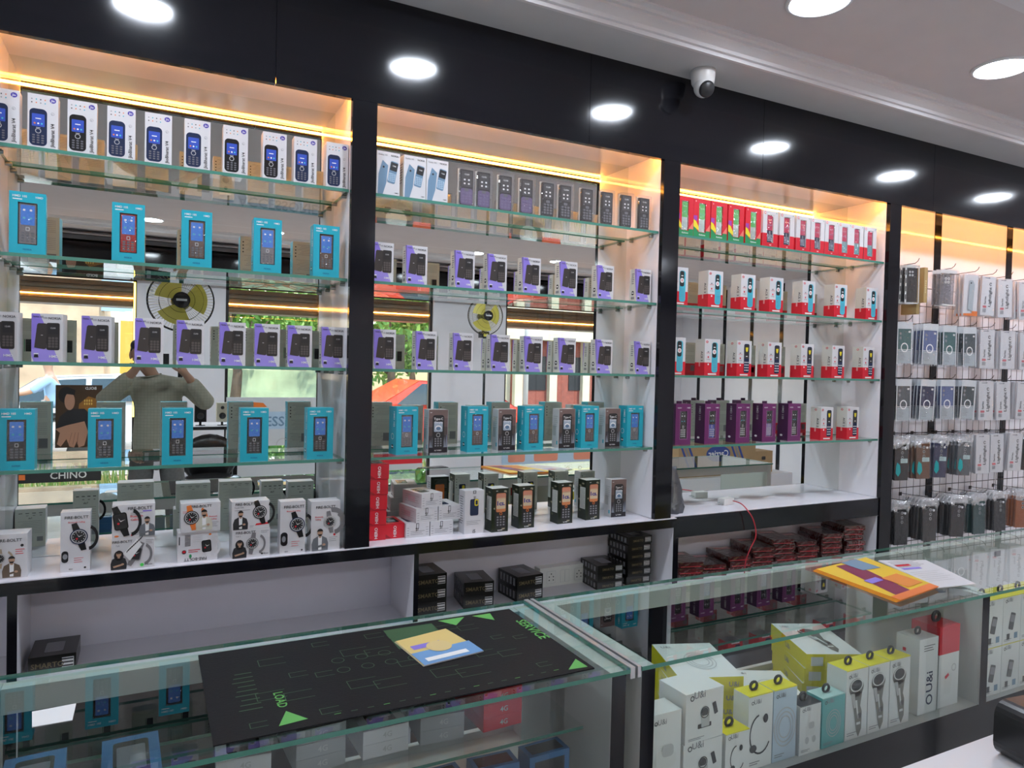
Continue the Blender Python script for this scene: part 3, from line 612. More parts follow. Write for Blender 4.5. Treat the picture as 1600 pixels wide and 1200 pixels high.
# ------------------------------------------------------------------ smart watch boxes on the base shelf
SHIRTS = dict(grey=mat('print_shirt_grey', (.16, .17, .19), .4), dark=mat('print_shirt_dark', (.03, .03, .035), .4), brown=mat('print_shirt_brown', (.13, .09, .06), .4), cream=mat('print_shirt_cream', (.62, .60, .50), .4))
def bust(m, F, cx, b, s, shirt, woman=False):
    s = s*1.12
    """small printed figure, arms folded"""
    sh = SHIRTS[shirt]
    m.pg(F, [(cx-.40*s, b), (cx+.40*s, b), (cx+.42*s, b+.35*s), (cx+.34*s, b+.62*s), (cx+.12*s, b+.74*s), (cx-.12*s, b+.74*s), (cx-.34*s, b+.62*s), (cx-.42*s, b+.35*s)], sh, .0010)
    m.pg(F, [(cx-.08*s, b+.05*s), (cx+.08*s, b+.05*s), (cx+.10*s, b+.72*s), (cx-.10*s, b+.72*s)], WTXT if not woman else sh, .0012)
    if woman: m.el(F, cx, b+.82*s, .25*s, .30*s, HAIR, .0012)
    m.rect(F, cx-.06*s, b+.66*s, cx+.06*s, b+.82*s, SKINP, .0014); m.el(F, cx, b+.92*s, .135*s, .185*s, SKINP, .0016)
    m.pg(F, [(cx+.15*s*math.cos(t), b+.97*s+.16*s*math.sin(t)) for t in [math.pi*k/8 for k in range(9)]]+[(cx-.10*s, b+.99*s), (cx+.10*s, b+.99*s)], HAIR, .0020)
    if not woman: m.pg(F, [(cx-.11*s, b+.84*s), (cx+.11*s, b+.84*s), (cx+.06*s, b+.75*s), (cx-.06*s, b+.75*s)], HAIR, .0020)
    else: m.rect(F, cx-.11*s, b+.93*s, cx+.11*s, b+.98*s, HAIR, .0020)
    m.pg(F, [(cx-.30*s, b+.22*s), (cx+.22*s, b+.34*s), (cx+.24*s, b+.24*s), (cx-.26*s, b+.12*s)], SKINP if woman else sh, .0020); m.el(F, cx+.20*s, b+.30*s, .08*s, .06*s, SKINP, .0024)
def watch2d(m, F, cx, cy, s, body, strap, round_=True, tilt=.3):
    s = s*1.22
    c, q = math.cos(tilt), math.sin(tilt); R = lambda x, y: (cx+(x*c-y*q)*s, cy+(x*q+y*c)*s)
    m.pg(F, [R(-.24, -.35), R(.24, -.35), R(.17, -1.05), R(-.16, -1.0)], strap, .0010); m.pg(F, [R(-.24, .35), R(.24, .35), R(.16, 1.0), R(-.17, 1.0)], strap, .0010)
    m.arc(F, cx+.52*s, cy-.10*s, .50*s, .68*s, strap, -80, 70, .0009, 14, 1.35)
    if round_:
        m.el(F, cx, cy, .55*s, .55*s, body, .0014, 28); m.arc(F, cx, cy, .42*s, .48*s, INKL, l=.0018); m.el(F, cx, cy, .40*s, .40*s, INK, .0018, 24)
        for k in range(12): t = k*math.pi/6; m.el(F, cx+.34*s*math.cos(t), cy+.34*s*math.sin(t), .03*s, .03*s, WTXT, .0022, 6)
    else: m.rr(F, cx-.40*s, cy-.55*s, cx+.40*s, cy+.55*s, .16*s, body, .0014, rot=tilt*.4); m.rr(F, cx-.33*s, cy-.47*s, cx+.33*s, cy+.47*s, .10*s, INK, .0018, rot=tilt*.4)
    m.pg(F, [(cx-.02*s, cy), (cx+.02*s, cy), (cx-.14*s, cy+.24*s)], WTXT, .0024); m.pg(F, [(cx, cy-.03*s), (cx, cy+.03*s), (cx+.27*s, cy+.12*s)], WTXT, .0024); m.el(F, cx-.12*s, cy-.14*s, .07*s, .07*s, RED, .0022, 10)
def mk_watch(v):
    w, h, d = {'A': (.084, .125, .07), 'B': (.075, .175, .05), 'C': (.113, .098, .07), 'D': (.113, .094, .07), 'E': (.113, .090, .07), 'F': (.114, .092, .07), 'G': (.114, .088, .07), 'H': (.080, .172, .05), 'I': (.096, .166, .06)}[v]
    f = frames(w, h, d); m = shell(w, h, d, PWH, B=PWG); F = f['F']; T = 'FIRE-BOLTT'
    if v == 'A': m.tx(F, T, .0115, .042, .104, INK); bust(m, F, .048, .003, .048, 'brown'); watch2d(m, F, .020, .058, .022, ALU, mat('strap_tan', (.45, .35, .25), .4), True, 0); m.el(F, .072, .092, .004, .004, INK); m.lines(F, .056, .078, .082, 3, .006, RED, .0016)
    if v == 'B': m.tx(F, T, .0115, .04, .155, INK); m.tx(F, 'Bluetooth Calling', .006, .04, .143, RED); watch2d(m, F, .046, .102, .034, PNV, PBL); m.rr(F, .003, .028, .020, .062, .008, PBL, .0012); m.el(F, .012, .046, .006, .008, INKG, .0018); m.lines(F, .034, .058, .040, 3, .006, RED, .0012); m.tx(F, '45H', .006, .026, .006, INK); m.el(F, .062, .010, .003, .003, INK)
    if v == 'C': m.tx(F, T, .0125, .073, .082, INK, .0006); m.rect(F, .080, .075, .104, .079, PUR); watch2d(m, F, .022, .050, .038, PBL, PBL, False, .35); m.tx(F, 'Bluetooth', .0085, .064, .060, RED); m.tx(F, 'Calling', .0085, .060, .050, RED); m.lines(F, .048, .080, .073, 2, .005, INKG, .0014); bust(m, F, .092, .002, .046, 'grey'); m.el(F, .012, .006, .006, .003, ORG); m.el(F, .052, .007, .003, .003, RED); m.lines(F, .060, .072, .012, 2, .004, INKG)
    if v == 'D': m.tx(F, T, .010, .028, .080, INK); m.tx(F, 'Talk', .006, .016, .070, INKG); watch2d(m, F, .064, .045, .030, SILV, SILV, False, -.5); m.pg(F, [(.030, .048), (.048, .026), (.080, .072), (.066, .090)], WTXT, .0030)
    if v == 'D':
        for k in range(9): x = .038+.0045*k; m.pg(F, [(x, .052+.0045*k), (x+.0018, .051+.0045*k), (x+.008, .060+.0045*k), (x+.006, .061+.0045*k)], INK, .0034)
        bust(m, F, .019, .002, .045, 'dark', True); m.el(F, .080, .010, .005, .005, mat('sticker_green', (.10, .75, .12), .4), .0012); m.tx(F, '45mm', .006, .100, .008, INK); m.lines(F, .090, .110, .084, 3, .005, INKG, .0014)
    if v == 'E': m.tx(F, T, .0115, .058, .076, INK); watch2d(m, F, .030, .046, .032, INK, ORG, True, .2); bust(m, F, .066, .004, .052, 'cream'); m.tx(F, 'Bluetooth', .006, .092, .044, RED); m.tx(F, 'Calling', .006, .094, .036, RED); m.lines(F, .080, .108, .028, 3, .006, INKG, .0012); m.lines(F, .005, .020, .066, 2, .004, RED, .001)
    if v == 'F':   # stands upside down
        m.tx(F, T, .0125, .050, .012, INK, rot=math.pi); watch2d(m, F, .082, .046, .028, PBL, mat('strap_white', (.7, .7, .72), .4), False, .2)
        for k in range(10): m.rect(F, .020, .050+k*.0036, .036, .0518+k*.0036, INK)
        m.rect(F, .003, .055, .006, .080, INK); m.rr(F, .012, .026, .024, .038, .005, INK); m.rr(F, .014, .030, .022, .036, .002, RED, .0008); m.lines(F, .030, .064, .038, 2, .006, RED, .002); m.el(F, .036, .018, .004, .006, DGRN); m.el(F, .092, .082, .004, .003, ORG); m.lines(F, .042, .070, .080, 4, .006, INKL, .001)
    if v == 'G': m.tx(F, T, .0115, .040, .076, INK); m.tx(F, 'Royal Talk', .0065, .008, .068, INKG, al='l'); m.lines(F, .008, .055, .062, 1, .006, INKG, .0014); watch2d(m, F, .084, .052, .032, PBL, PBL); bust(m, F, .026, .0, .048, 'dark'); m.pg(F, [(.070, .010), (.112, .012), (.112, .018), (.074, .016)], RED); m.lines(F, .054, .066, .01, 2, .004, INKG)
    if v == 'H': m.tx(F, T, .0125, .044, .150, INK); m.tx(F, 'Bluetooth Calling', .0062, .042, .138, RED); watch2d(m, F, .054, .095, .036, PNV, PBL); m.rr(F, .002, .028, .024, .072, .010, PBL, .0012); m.el(F, .012, .050, .006, .010, INKG, .0018); m.lines(F, .036, .062, .040, 3, .007, RED, .0012); m.tx(F, '45H', .006, .020, .006, INK); m.el(F, .070, .010, .003, .003, INK)
    if v == 'I':
        m.tx(F, T, .0125, .048, .142, INK); m.tx(F, 'Bluetooth', .0068, .026, .112, RED); m.tx(F, 'Calling', .0068, .023, .104, RED); m.arc(F, .072, .098, .028, .042, SILV, -80, 100, .0008, 18, 1.1); watch2d(m, F, .062, .096, .030, ALU, SILV, True, .15); bust(m, F, .030, .002, .058, 'grey'); m.el(F, .078, .052, .004, .004, RED); m.lines(F, .060, .088, .044, 3, .006, INKG, .0012)
    B_ = f['B']
    for k in range(4): m.rect(B_, w*(.1+.22*k), h*.88, w*(.22+.22*k), h*.895, INK)
    for k in range(3): m.rect(B_, w*(.12+.22*k), h*.82, w*(.2+.22*k), h*.83, INK)
    m.tx(B_, 'Talk', h*.05, w*.5, h*.74, INK); m.lines(B_, w*.1, w*.9, h*.68, 8, h*.045, INKG, h*.006); m.rect(B_, w*.08, h*.14, w*.28, h*.26, INKG); m.lines(B_, w*.4, w*.9, h*.28, 4, h*.04, INKG, h*.006)
    return m.build('watch_box')
def base_item(proto, px0, px1, py, z, d, label, group, rz=0, cat='watch box', yf=None):
    x, y = atz((px0+px1)/2, py, ZB); y = max(2.385, y) if yf is None else yf
    if yf is not None: x = at((px0+px1)/2, py, y)[0]
    return spawn(proto, USED, x, y+d/2, z, math.radians(rz), label, group, cat)
WG = 'smartwatch boxes on the base shelf'
for v, a, b, py, dz, rz, d, lb in [('A', -11, 41, 904, 0, -2, .07, 'white smartwatch box with man in brown jacket, cut by the left photo edge'),
    ('B', 94, 141, 893, 0, 0, .05, 'tall white smartwatch box, leftmost of the tall ones on the base shelf'),
    ('D', 173.5, 240.5, 890, 0, 2, .07, 'white smartwatch box with barcode sticker and woman in black, bottom of its stack'),
    ('C', 174, 241.5, 890, .0945, 1, .07, 'white smartwatch box with square black watch and man in grey shirt'),
    ('F', 277, 340, 877, 0, 1, .07, 'white smartwatch box standing upside down at the bottom of the middle stack'),
    ('E', 281, 344, 877, .0925, 1, .07, 'white smartwatch box picturing an orange-strapped watch, on the upside-down box'),
    ('G', 360.5, 421, 872, .0925, 2, .07, 'white smartwatch box with round black watch and man in black shirt'),
    ('F2', 362, 422, 872, 0, 2, .07, 'white smartwatch box with dark metal watch and woman in black, right-hand stack bottom'),
    ('H', 437, 476.5, 865, 0, 0, .05, 'tall white smartwatch box, second from the middle pillar on the base shelf'),
    ('I', 485.5, 531.5, 861, 0, 1, .06, 'tall white smartwatch box with steel watch, next to the black pillar')]:
    if v == 'F2':
        w, h, d_ = .114, .092, .07; f = frames(w, h, d_); m = shell(w, h, d_, PWH, B=PWG); F = f['F']; m.tx(F, 'FIRE-BOLTT', .0115, .040, .078, INK); m.tx(F, 'Talk 2', .006, .010, .069, INKG, al='l'); watch2d(m, F, .060, .046, .028, SILV, SILV, True, -.15); bust(m, F, .022, .002, .046, 'dark', True); m.lines(F, .086, .110, .084, 2, .005, INKG, .0014); m.el(F, .090, .010, .003, .003, INK); m.tx(F, '45mm', .006, .102, .008, INK)
        for k in range(4): m.rect(f['B'], w*(.1+.22*k), h*.88, w*(.22+.22*k), h*.895, INK)
        m.lines(f['B'], w*.1, w*.9, h*.68, 8, h*.045, INKG, h*.006); p = m.build('watch_box')
    else: p = mk_watch(v)
    base_item(p, a, b, py, ZB+dz, d, lb, WG, rz)
# ------------------------------------------------------------------ middle bay base shelf
def mk_hero():
    w, h, d = .072, .054, .125; f = frames(w, h, d); m = shell(w, h, d, RED); m.tx(f['F'], 'HERO', .0155, .042, .006, WTXT, .0006, rot=math.pi/2, al='l'); m.rect(f['F'], 0, .0528, .072, .054, mat('print_crimson', (.40, .008, .02), .35), .0004); m.pg(f['F'], [(0.001, .004), (.001, .018), (.024, .002), (.024, .001)], mat('print_crimson', (.40, .008, .02), .35), .0003)
    m.rr(f['T'], .012, .02, .060, .10, .006, PBL, .0006); m.rr(f['T'], .02, .03, .05, .06, .004, PKEY, .0009); return m.build('small_box')
H = mk_hero()
for k, (a, b) in enumerate([(572, 602), (573, 602), (574, 603), (575, 604), (576, 605)]):
    base_item(H, a, b, 844, ZB+.0545*k, .125, 'small red phone box, %s in the red column beside the pillar' % ['bottom', 'second from bottom', 'middle', 'fourth from bottom', 'top'][k], 'red boxes stacked beside the pillar', 0, 'box', 2.455)
base_item(H, 601, 632, 841, ZB, .125, 'small red phone box lying on the base shelf right of the red column', 'red boxes stacked beside the pillar', 0, 'box', 2.462)
def mk_flat():
    w, h, d = .090, .052, .135; f = frames(w, h, d); m = shell(w, h, d, PWH, R=PWH); F = f['F']; m.tx(F, 'i5', .017, .042, .036, INK, rot=math.pi); m.rect(F, .039, .032, .049, .052, INK, .0003); m.rect(F, .041, .034, .047, .050, PWH, .0008)
    for k in range(4): m.rect(F, .004, .008+.009*k, .012, .0095+.009*k, INKG); m.rect(F, .076, .008+.009*k, .086, .0095+.009*k, INKG)
    m.lines(F, .018, .072, .024, 3, .006, INKG, .0014); m.rr(f['T'], .014, .03, .056, .11, .006, PNV, .0006); m.rr(f['T'], .036, .07, .054, .10, .005, mat('print_sage', (.25, .32, .28), .3), .0009)
    L = f['L']; m.lines(L, .02, .12, .040, 4, .008, INKL, .002); m.rect(L, .04, .016, .09, .036, mat('print_pale_pink', (.70, .50, .55), .4)); return m.build('small_box')
FL = mk_flat(); wl_ = 'white flat phone boxes in a loose pile'
for a, b, py, yf, dz, rz, lb in [(633, 672, 839, 2.447, 0, 0, 'white flat phone box, left one of the bottom row of the pile'), (672, 708, 836, 2.450, 0, 0, 'white flat phone box, right one of the bottom row of the pile'),
    (644, 682, 815, 2.450, .0525, 9, 'white flat phone box, left one of the middle row of the pile'), (684, 719, 812, 2.462, .0525, 2, 'white flat phone box, right one of the middle row of the pile'), (650, 689, 794, 2.452, .105, 12, 'white flat phone box on top of the pile beside the red boxes')]:
    base_item(FL, a, b, py, ZB+dz, .135, lb, wl_, rz, 'box', yf)
I5 = mk_i5(); base_item(I5, 725, 755, 833.6, ZB, .052, 'white upright phone box with navy and yellow phone picture, left of the camouflage boxes', None, 2, 'phone box')
C = mk_camo()
for i, (a, b, py) in enumerate([(768, 793, 831), (810, 834, 825), (871, 894, 818), (914, 937, 812)]):
    base_item(C, a, b, py, ZB, .06, 'camouflage-patterned box with orange-screened phone, %s on the middle-bay base shelf' % ordl(i, 4), 'camouflage phone boxes', 1, 'phone box')
base_item(BR, 951, 981, 807.5, ZB, .05, 'brown and black phone box standing alone at the right end of the base shelf', None, -1, 'phone box')
# right bay: silver bag, charger and red cable
FOIL = mat('silver_foil', (.13, .135, .15), .3, .6, bump=1, bscale=24)
x, z = at(1053, 790, 2.47); m = MB(); rn = random.Random(5); V = []; n = 14
for j in range(9):
    t = j/8; zz = .205*t; hw = .036*(1-t)+.012; dd = .030*(1-t)+.004
    for k in range(n): a = 2*math.pi*k/n; q = 1+rn.uniform(-.22, .22); V.append((hw*math.cos(a)*q+.006*math.sin(t*5), dd*math.sin(a)*q, zz))
m.grid(V, [(j*n+k, j*n+(k+1) % n, (j+1)*n+(k+1) % n, (j+1)*n+k) for j in range(8) for k in range(n)]+[tuple(range(n))[::-1], tuple(range(8*n, 9*n))], FOIL)
tag(m.build('foil_bag', loc=(x, 2.47, ZB)), 'crumpled silver-grey foil bag standing beside the black pillar, right bay', 'bag')
CW = mat('charger_white', (.78, .78, .76), .3)
cx, cy = atz(1140, 789, ZB); cz = ZB
r = empty('usb_charger', (cx, cy+.02, cz), math.radians(8), 'white USB wall charger lying on the right-bay base shelf', 'charger')
m = MB(); m.box((-.038, -.018, .001), (.032, .022, .030), CW); fr = Fr((.0322, -.018, .001), (0, 1, 0), (0, 0, 1), (1, 0, 0)); m.rr(fr, .010, .011, .030, .018, .002, INK, .0006); b = m.build('body', r)
bv = b.modifiers.new('bevel', 'BEVEL'); bv.width = .004; bv.segments = 3
MB().box((-.056, -.010, .008), (-.0385, -.006, .011), STEEL).box((-.056, .008, .008), (-.0385, .012, .011), STEEL).build('prong', r)
pts = [Vector((cx+.034, cy+.022, cz+.015))]
for px, py, y in [(1158, 787, 2.43), (1170, 800, 2.36), (1178, 815, 2.35), (1181, 838, 2.35), (1172, 858, 2.36), (1165, 878, 2.37), (1163, 900, 2.38)]:
    xx, zz = at(px, py, y); pts.append(Vector((xx, y, zz)))
cu = []
for i in range(len(pts)-1):
    p0 = pts[max(i-1, 0)]; p1 = pts[i]; p2 = pts[i+1]; p3 = pts[min(i+2, len(pts)-1)]
    for k in range(5):
        t = k/5; cu.append(.5*((2*p1)+(p2-p0)*t+(2*p0-5*p1+4*p2-p3)*t*t+(-p0+3*p1-3*p2+p3)*t**3))
m = MB(); m.tube(cu+[pts[-1]], .0026, mat('cable_red', (.55, .03, .05), .4), 8); tag(m.build('charging_cable'), 'thin red charging cable hanging from the white charger', 'cable')
# ------------------------------------------------------------------ things in the lower compartments
SWP = mat('switch_plate', (.80, .79, .74), .35)
x0, z0 = at(838, 912, 2.625); x1, z1 = at(912, 880, 2.625)
r = empty('switch_panel', ((x0+x1)/2, 2.6345, (z0+z1)/2), 0, 'white switch panel with two sockets on the compartment back wall', 'switch panel')
hw = (x1-x0)/2+.004; hh = .042; m = MB().box((-hw, -.045, -hh), (hw, 0, hh), SWP); m.build('plate', r)
for k, c in enumerate((-hw*.55, 0, hw*.58)):
    q = MB(); fr = Fr((c, -.0455, 0), (1, 0, 0), (0, 0, 1), (0, -1, 0)); q.rr(fr, -.022, -.026, .022, .026, .003, INKL, .0003); q.rr(fr, -.0212, -.0252, .0212, .0252, .003, SWP, .0008)
    if k != 1:
        for a, b in ((0, .014), (-.010, .002), (.010, .002), (-.010, -.012), (.010, -.012)): q.el(fr, a, b, .0028, .0028, INK, .0014, 10)
    else: q.rect(fr, -.0005, -.024, .0005, .024, INKG, .0014)
    q.build('socket' if k != 1 else 'switch', r)
BBX = mat('black_carton', (.018, .017, .015), .25); LB = mat('label_white', (.7, .7, .68), .4); GOLD = mat('print_gold', (.17, .13, .06), .35)
def mk_black(w=.125, h=.034, d=.145):
    f = frames(w, h, d); m = shell(w, h, d, BBX); F = f['F']; m.rect(F, w*.70, h*.22, w*.95, h*.80, LB); m.lines(F, w*.70, w*.94, h*.75, 3, h*.2, INK, h*.08, .0008, 0); m.tx(F, 'SMARTO', h*.42, w*.40, h*.32, GOLD)
    for k in range(5): m.rect(f['L'], d*(.1+.17*k), h*.2, d*(.2+.17*k), h*.8, INKG)
    m.rr(f['T'], w*.3, d*.2, w*.7, d*.75, .006, INKG); return m.build('small_box')
BK = mk_black(); fz = .616
x, _ = at(1000, 880, 2.47)
hts = [.0345*k for k in range(8)]
for k in range(6):
    q = spawn(BK, USED, x+.004*(k % 2), 2.475+.075, fz+hts[k], math.radians(-1+k % 3), 'small black carton with white label in the right-hand stack, number %s up' % ['one', 'two', 'three', 'four', 'five', 'six', 'seven', 'eight'][k], 'black cartons in the middle compartment', 'box')
x, _ = at(962, 885, 2.46)
for k in range(3):
    q = spawn(BK, USED, x-.02, 2.46+.075, fz+hts[k], math.radians(-3), 'small black carton in the lower stack beside the tallest black stack, number %s up' % ['one', 'two', 'three', 'four', 'five', 'six'][k], 'black cartons in the middle compartment', 'box')
BK2 = mk_black(.12, .05, .15)
for i, (px, nlev) in enumerate([(652, 3), (752, 2), (826, 2)]):
    x, _ = at(px, 905, 2.47)
    for k in range(nlev):
        q = spawn(BK2, USED, max(x, .945) if i == 0 else x, 2.465+.075, fz+.0505*k, math.radians([0, -8, 4][i]), 'thick black carton, number %s up, %s' % (['one', 'two', 'three', 'four', 'five'][k], ['against the compartment divider', 'left of the switch panel', 'just under the switch panel'][i]), 'thick black cartons in the middle compartment', 'box')
x, _ = at(85, 1040, 2.5)
spawn(BK2, USED, x, 2.52, fz, 0, 'black carton lying in the left compartment', None, 'box')
DRED = mat('dark_red_packet', (.10, .008, .008), .22, noise=.5, nscale=30); DCL = sheer('packet_wrap', (.9, .85, .85), .08, .12, bump=.8, bscale=40, veil=.03)
def mk_packet():
    r = empty('wrapped_packet'); w, h, d = .12, .024, .18; m = shell(w, h, d, DRED); f = frames(w, h, d); m.rr(f['T'], .015, .02, .105, .12, .006, PBL, .0006); m.rect(f['T'], .02, .13, .10, .16, RED, .0006); m.rect(f['F'], .01, .003, .11, .007, RED); m.build('carton', r)
    MB().box((-w/2-.001, -d/2-.001, 0.0003), (w/2+.001, d/2+.001, h+.0012), DCL).build('wrapping', r); return r
PK = mk_packet(); kk = 0
cols = [(1070, 3), (1107, 2), (1144, 3), (1180, 4), (1213, 5), (1248, 4), (1286, 5), (1325, 6)]
for ci, (px, nl) in enumerate(cols):
    x, _ = at(px, 870, 2.50); x = min(max(x, 2.12), 3.26)
    for k in range(nl):
        spawn(PK, USED, x+random.uniform(-.006, .006), 2.525+random.uniform(-.01, .01), fz+.0262*k, math.radians(-12+random.uniform(-4, 4)), 'dark red wrapped packet, %s up in the %s pile, right compartment' % (['lowest', 'second', 'third', 'fourth', 'fifth', 'sixth'][k], ordl(ci, 8)), 'dark red packets in the right compartment', 'packet')
# ------------------------------------------------------------------ security camera
cxx, cyy = 2.015, 2.285
r = empty('security_camera', (cxx, cyy, ZFT), math.radians(-25), 'white dome security camera on the ceiling above the black fascia', 'security camera')
DW = mat('camera_white', (.75, .74, .73), .35)
m = MB(); m.lathe([(.0, 0), (.050, 0), (.050, -.012), (.046, -.050), (.040, -.060), (0, -.062)], DW, n=32); m.build('housing', r)
m = MB(); m.ball((0, -.012, -.072), .040, DW, 28, 18); q = m.build('eyeball', r)
m = MB(); ax = Vector((.25, -.80, -.52)).normalized(); m.lathe([(.033, .024), (.033, .030), (.027, .037), (0, .0405)], INK, (0, -.012, -.072), ax, 24); m.build('lens_cover', r)
# ------------------------------------------------------------------ accessory wall: hooks with hanging packets
CASEC = {n: mat('case_'+n, c, .4) for n, c in dict(teal=(.05, .13, .13), blue=(.10, .14, .30), slate=(.06, .08, .09), black=(.018, .018, .02), navy=(.025, .03, .08), brown=(.12, .055, .03), grey=(.09, .10, .11), rust=(.30, .09, .03), olive=(.03, .07, .07)).items()}
CARDW = mat('header_card', (.66, .68, .70), .35)
def rig(name='accessory_pack'): return empty(name)
def mk_mag(c, bag=True):
    """bagged phone case: white header, coloured case with two lens holes and a white ring, printed lower band"""
    r = rig(); w, h = .092, .178
    m = MB(); fr = Fr((-w/2, -.004, -h), (1, 0, 0), (0, 0, 1), (0, -1, 0)); m.box((-.036, -.004, -h+.008), (.036, .006, -.030), CASEC[c])
    m.rr(fr, .012, .010, .080, h-.032, .006, CASEC[c], .0005)
    for k in (0, 1): m.el(fr, .024, .128-.018*k, .006, .006, INKG, .0010, 14)
    m.rect(fr, .066, .132, .078, .140, LB, .0010); m.arc(fr, .046, .070, .015, .020, WTXT, l=.0010); m.build('phone_case', r)
    m = MB(); m.rect(fr, .012, .004, .080, .058, mat('printed_band', (.42, .47, .50), .3), .0016); m.lines(fr, .016, .050, .050, 6, .006, INKG, .0018, .0020); m.rect(fr, .010, .060, .082, .0625, LB, .0018); m.arc(fr, .046, .070, .015, .020, WTXT, 200, 340, .0022, 10); m.build('card_insert', r)
    m = MB(); m.rect(fr, .004, h-.030, w-.004, h-.001, CARDW, .0024); m.rect(fr, .004, .0, .010, h-.03, CARDW, .0020); m.rect(fr, w-.010, .0, w-.004, h-.03, CARDW, .0020); m.build('header', r)
    MB().box((-w/2, -.0075, -h-.004), (w/2, .008, 0), BAG, skip='B').build('bag', r); return r
def mk_text():
    r = rig(); w, h = .086, .182; m = MB(); m.box((-w/2, -.004, -h), (w/2, .010, -.006), PWH); F = Fr((-w/2, -.004, -h), (1, 0, 0), (0, 0, 1), (0, -1, 0))
    m.tx(F, 'Lightlight', .0235, .062, .040, INK, .0006, rot=math.pi/2, al='l', sx=1.05); m.arc(F, .054, .142, .0045, .0075, INK, 20, 330, .0008, 10); m.tx(F, 'Series', .015, .031, .050, INK, .0006, rot=math.pi/2, al='l')
    m.rr(F, .012, .034, .036, .044, .004, mat('pill_red', (.62, .16, .18), .4), .0008)
    for k in range(7): m.rect(F, .013+.0032*k, .014, .0148+.0032*k, .030, INKG, .0008)
    m.rect(F, .018, h-.014, .040, h-.011, INKG, .0006); m.el(F, w/2, h-.012, .006, .003, INKG, .0008, 12); m.build('card_box', r)
    MB().box((-w/2-.002, -.0062, -h-.002), (w/2+.002, .012, -.002), BAG, skip='B').build('bag', r); return r
def mk_clear(kind):
    r = rig(); w, h = (.086, .190) if kind != 'wide' else (.125, .195); m = MB(); F = Fr((-w/2, -.006, -h), (1, 0, 0), (0, 0, 1), (0, -1, 0))
    if kind == 'black':
        m.box((-w/2+.010, -.005, -h+.010), (w/2-.010, .007, -.014), CASEC['grey']); m.rr(F, .012, .012, w-.012, h-.016, .008, CASEC['black'], .0014)
        for k in range(4): m.el(F, .028+.016*(k % 2), h-.034-.016*(k//2), .006, .006, INKL, .002, 12)
        for k in range(4): m.rect(F, .002, .02+.04*k, .008, .045+.04*k, INK, .0016)
        m.build('phone_case', r); m = MB()
        for q in ((0, 0, w, .006), (0, h-.010, w, h), (0, 0, .010, h), (w-.005, 0, w, h)): m.rect(F, *q, LB, .0008)
        m.build('card_frame', r)
    elif kind == 'wide':
        m.box((-w/2+.02, -.003, -h+.02), (w/2-.02, .003, -.02), sheer('clear_case', (.75, .75, .78), .12, .08, bump=.8, bscale=30, veil=.25, veilcol=(.4, .4, .44)))
        for k in range(4): m.arc(F, .045+.018*(k % 2), h-.046-.018*(k//2), .004, .007, LB, l=.004, n=12)
        m.build('phone_case', r); m = MB(); m.rect(F, .01, h-.018, w-.01, h, CARDW, .0045); m.rect(F, .03, .012, w-.01, .018, LB, .0045); m.build('header', r)
    else:
        m.box((-w/2, -.004, -h), (w/2, .006, -.006), PWH); m.pg(F, [(.026, .030), (.056, .020), (.062, .140), (.050, .158), (.030, .158)], mat('print_mist', (.40, .44, .47), .35), .0026); m.pg(F, [(0, 0), (w, .0), (w, .022), (w*.6, .022), (w*.6, .012), (0, .010)], ORG, .0026)
        m.el(F, .040, .146, .004, .004, INK, .003, 10); m.build('card_box', r)
    MB().box((-w/2-.003, -.009, -h-.004), (w/2+.003, .010, 0), BAG, skip='B').build('bag', r); return r
def crinkle(m, w, z0, z1, seed, mt, y=-.006, d=.014):
    rn = random.Random(seed); nx, nz = 7, 4; V = []
    for j in range(nz+1):
        for i in range(nx+1): V.append((-w/2+w*i/nx+rn.uniform(-.004, .004), y+rn.uniform(-d, d)*.5, z0+(z1-z0)*j/nz+rn.uniform(-.004, .004)))
    m.grid(V, [(j*(nx+1)+i, j*(nx+1)+i+1, (j+1)*(nx+1)+i+1, (j+1)*(nx+1)+i) for j in range(nz) for i in range(nx)], mt, False)
CRK = sheer('crinkled_cellophane', (.8, .82, .86), .22, .12, bump=1, bscale=90, veil=.30, veilcol=(.8, .82, .85))
def mk_leather(c, seed, sticker=True):
    r = rig(); w, h = .080, .185; m = MB(); m.box((-w/2+.003, -.005, -h), (w/2-.003, .006, -.035), CASEC[c]); F = Fr((-w/2, -.005, -h), (1, 0, 0), (0, 0, 1), (0, -1, 0))
    m.rr(F, .003, .0, w-.003, h-.035, .008, CASEC[c], .0005)
    for k in range(3): m.el(F, .044, h-.050-.019*k, .007, .007, mat('lens_silver', (.30, .31, .32), .3), .001, 14); m.el(F, .044, h-.050-.019*k, .004, .004, INK, .0014, 10)
    m.el(F, .062, h-.052, .006, .005, LB, .001, 10); m.build('phone_case', r)
    if sticker:
        m = MB(); m.rect(F, .034, h-.112, .074, h-.094, mat('label_mint', (.45, .62, .62), .4), .0016); m.lines(F, .037, .070, h-.098, 3, .004, INKG, .001, .002); m.pg(F, [(.006, .030), (.020, .016), (.034, .034), (.030, .064), (.014, .076), (.008, .060)], mat('sticker_teal', (.02, .40, .42), .3), .003); m.build('sticker', r)
    m = MB(); crinkle(m, w+.012, -.052, 0, seed, CRK); m.box((-w/2-.002, -.0080, -h-.002), (w/2+.002, .009, -.045), BAG, skip='BT'); m.build('bag', r); return r
PK_ = dict(teal=mk_mag('teal'), blue=mk_mag('blue'), slate=mk_mag('slate'), grey=mk_mag('grey'), navy=mk_mag('navy'), txt=mk_text(), cb=mk_clear('black'), cw=mk_clear('wide'), co=mk_clear('orange'),
    lb=mk_leather('black', 1), lr=mk_leather('brown', 2), ln=mk_leather('navy', 3), lg=mk_leather('grey', 4), bb=mk_leather('black', 5, False), bn=mk_leather('olive', 6, False), br=mk_leather('rust', 7, False))
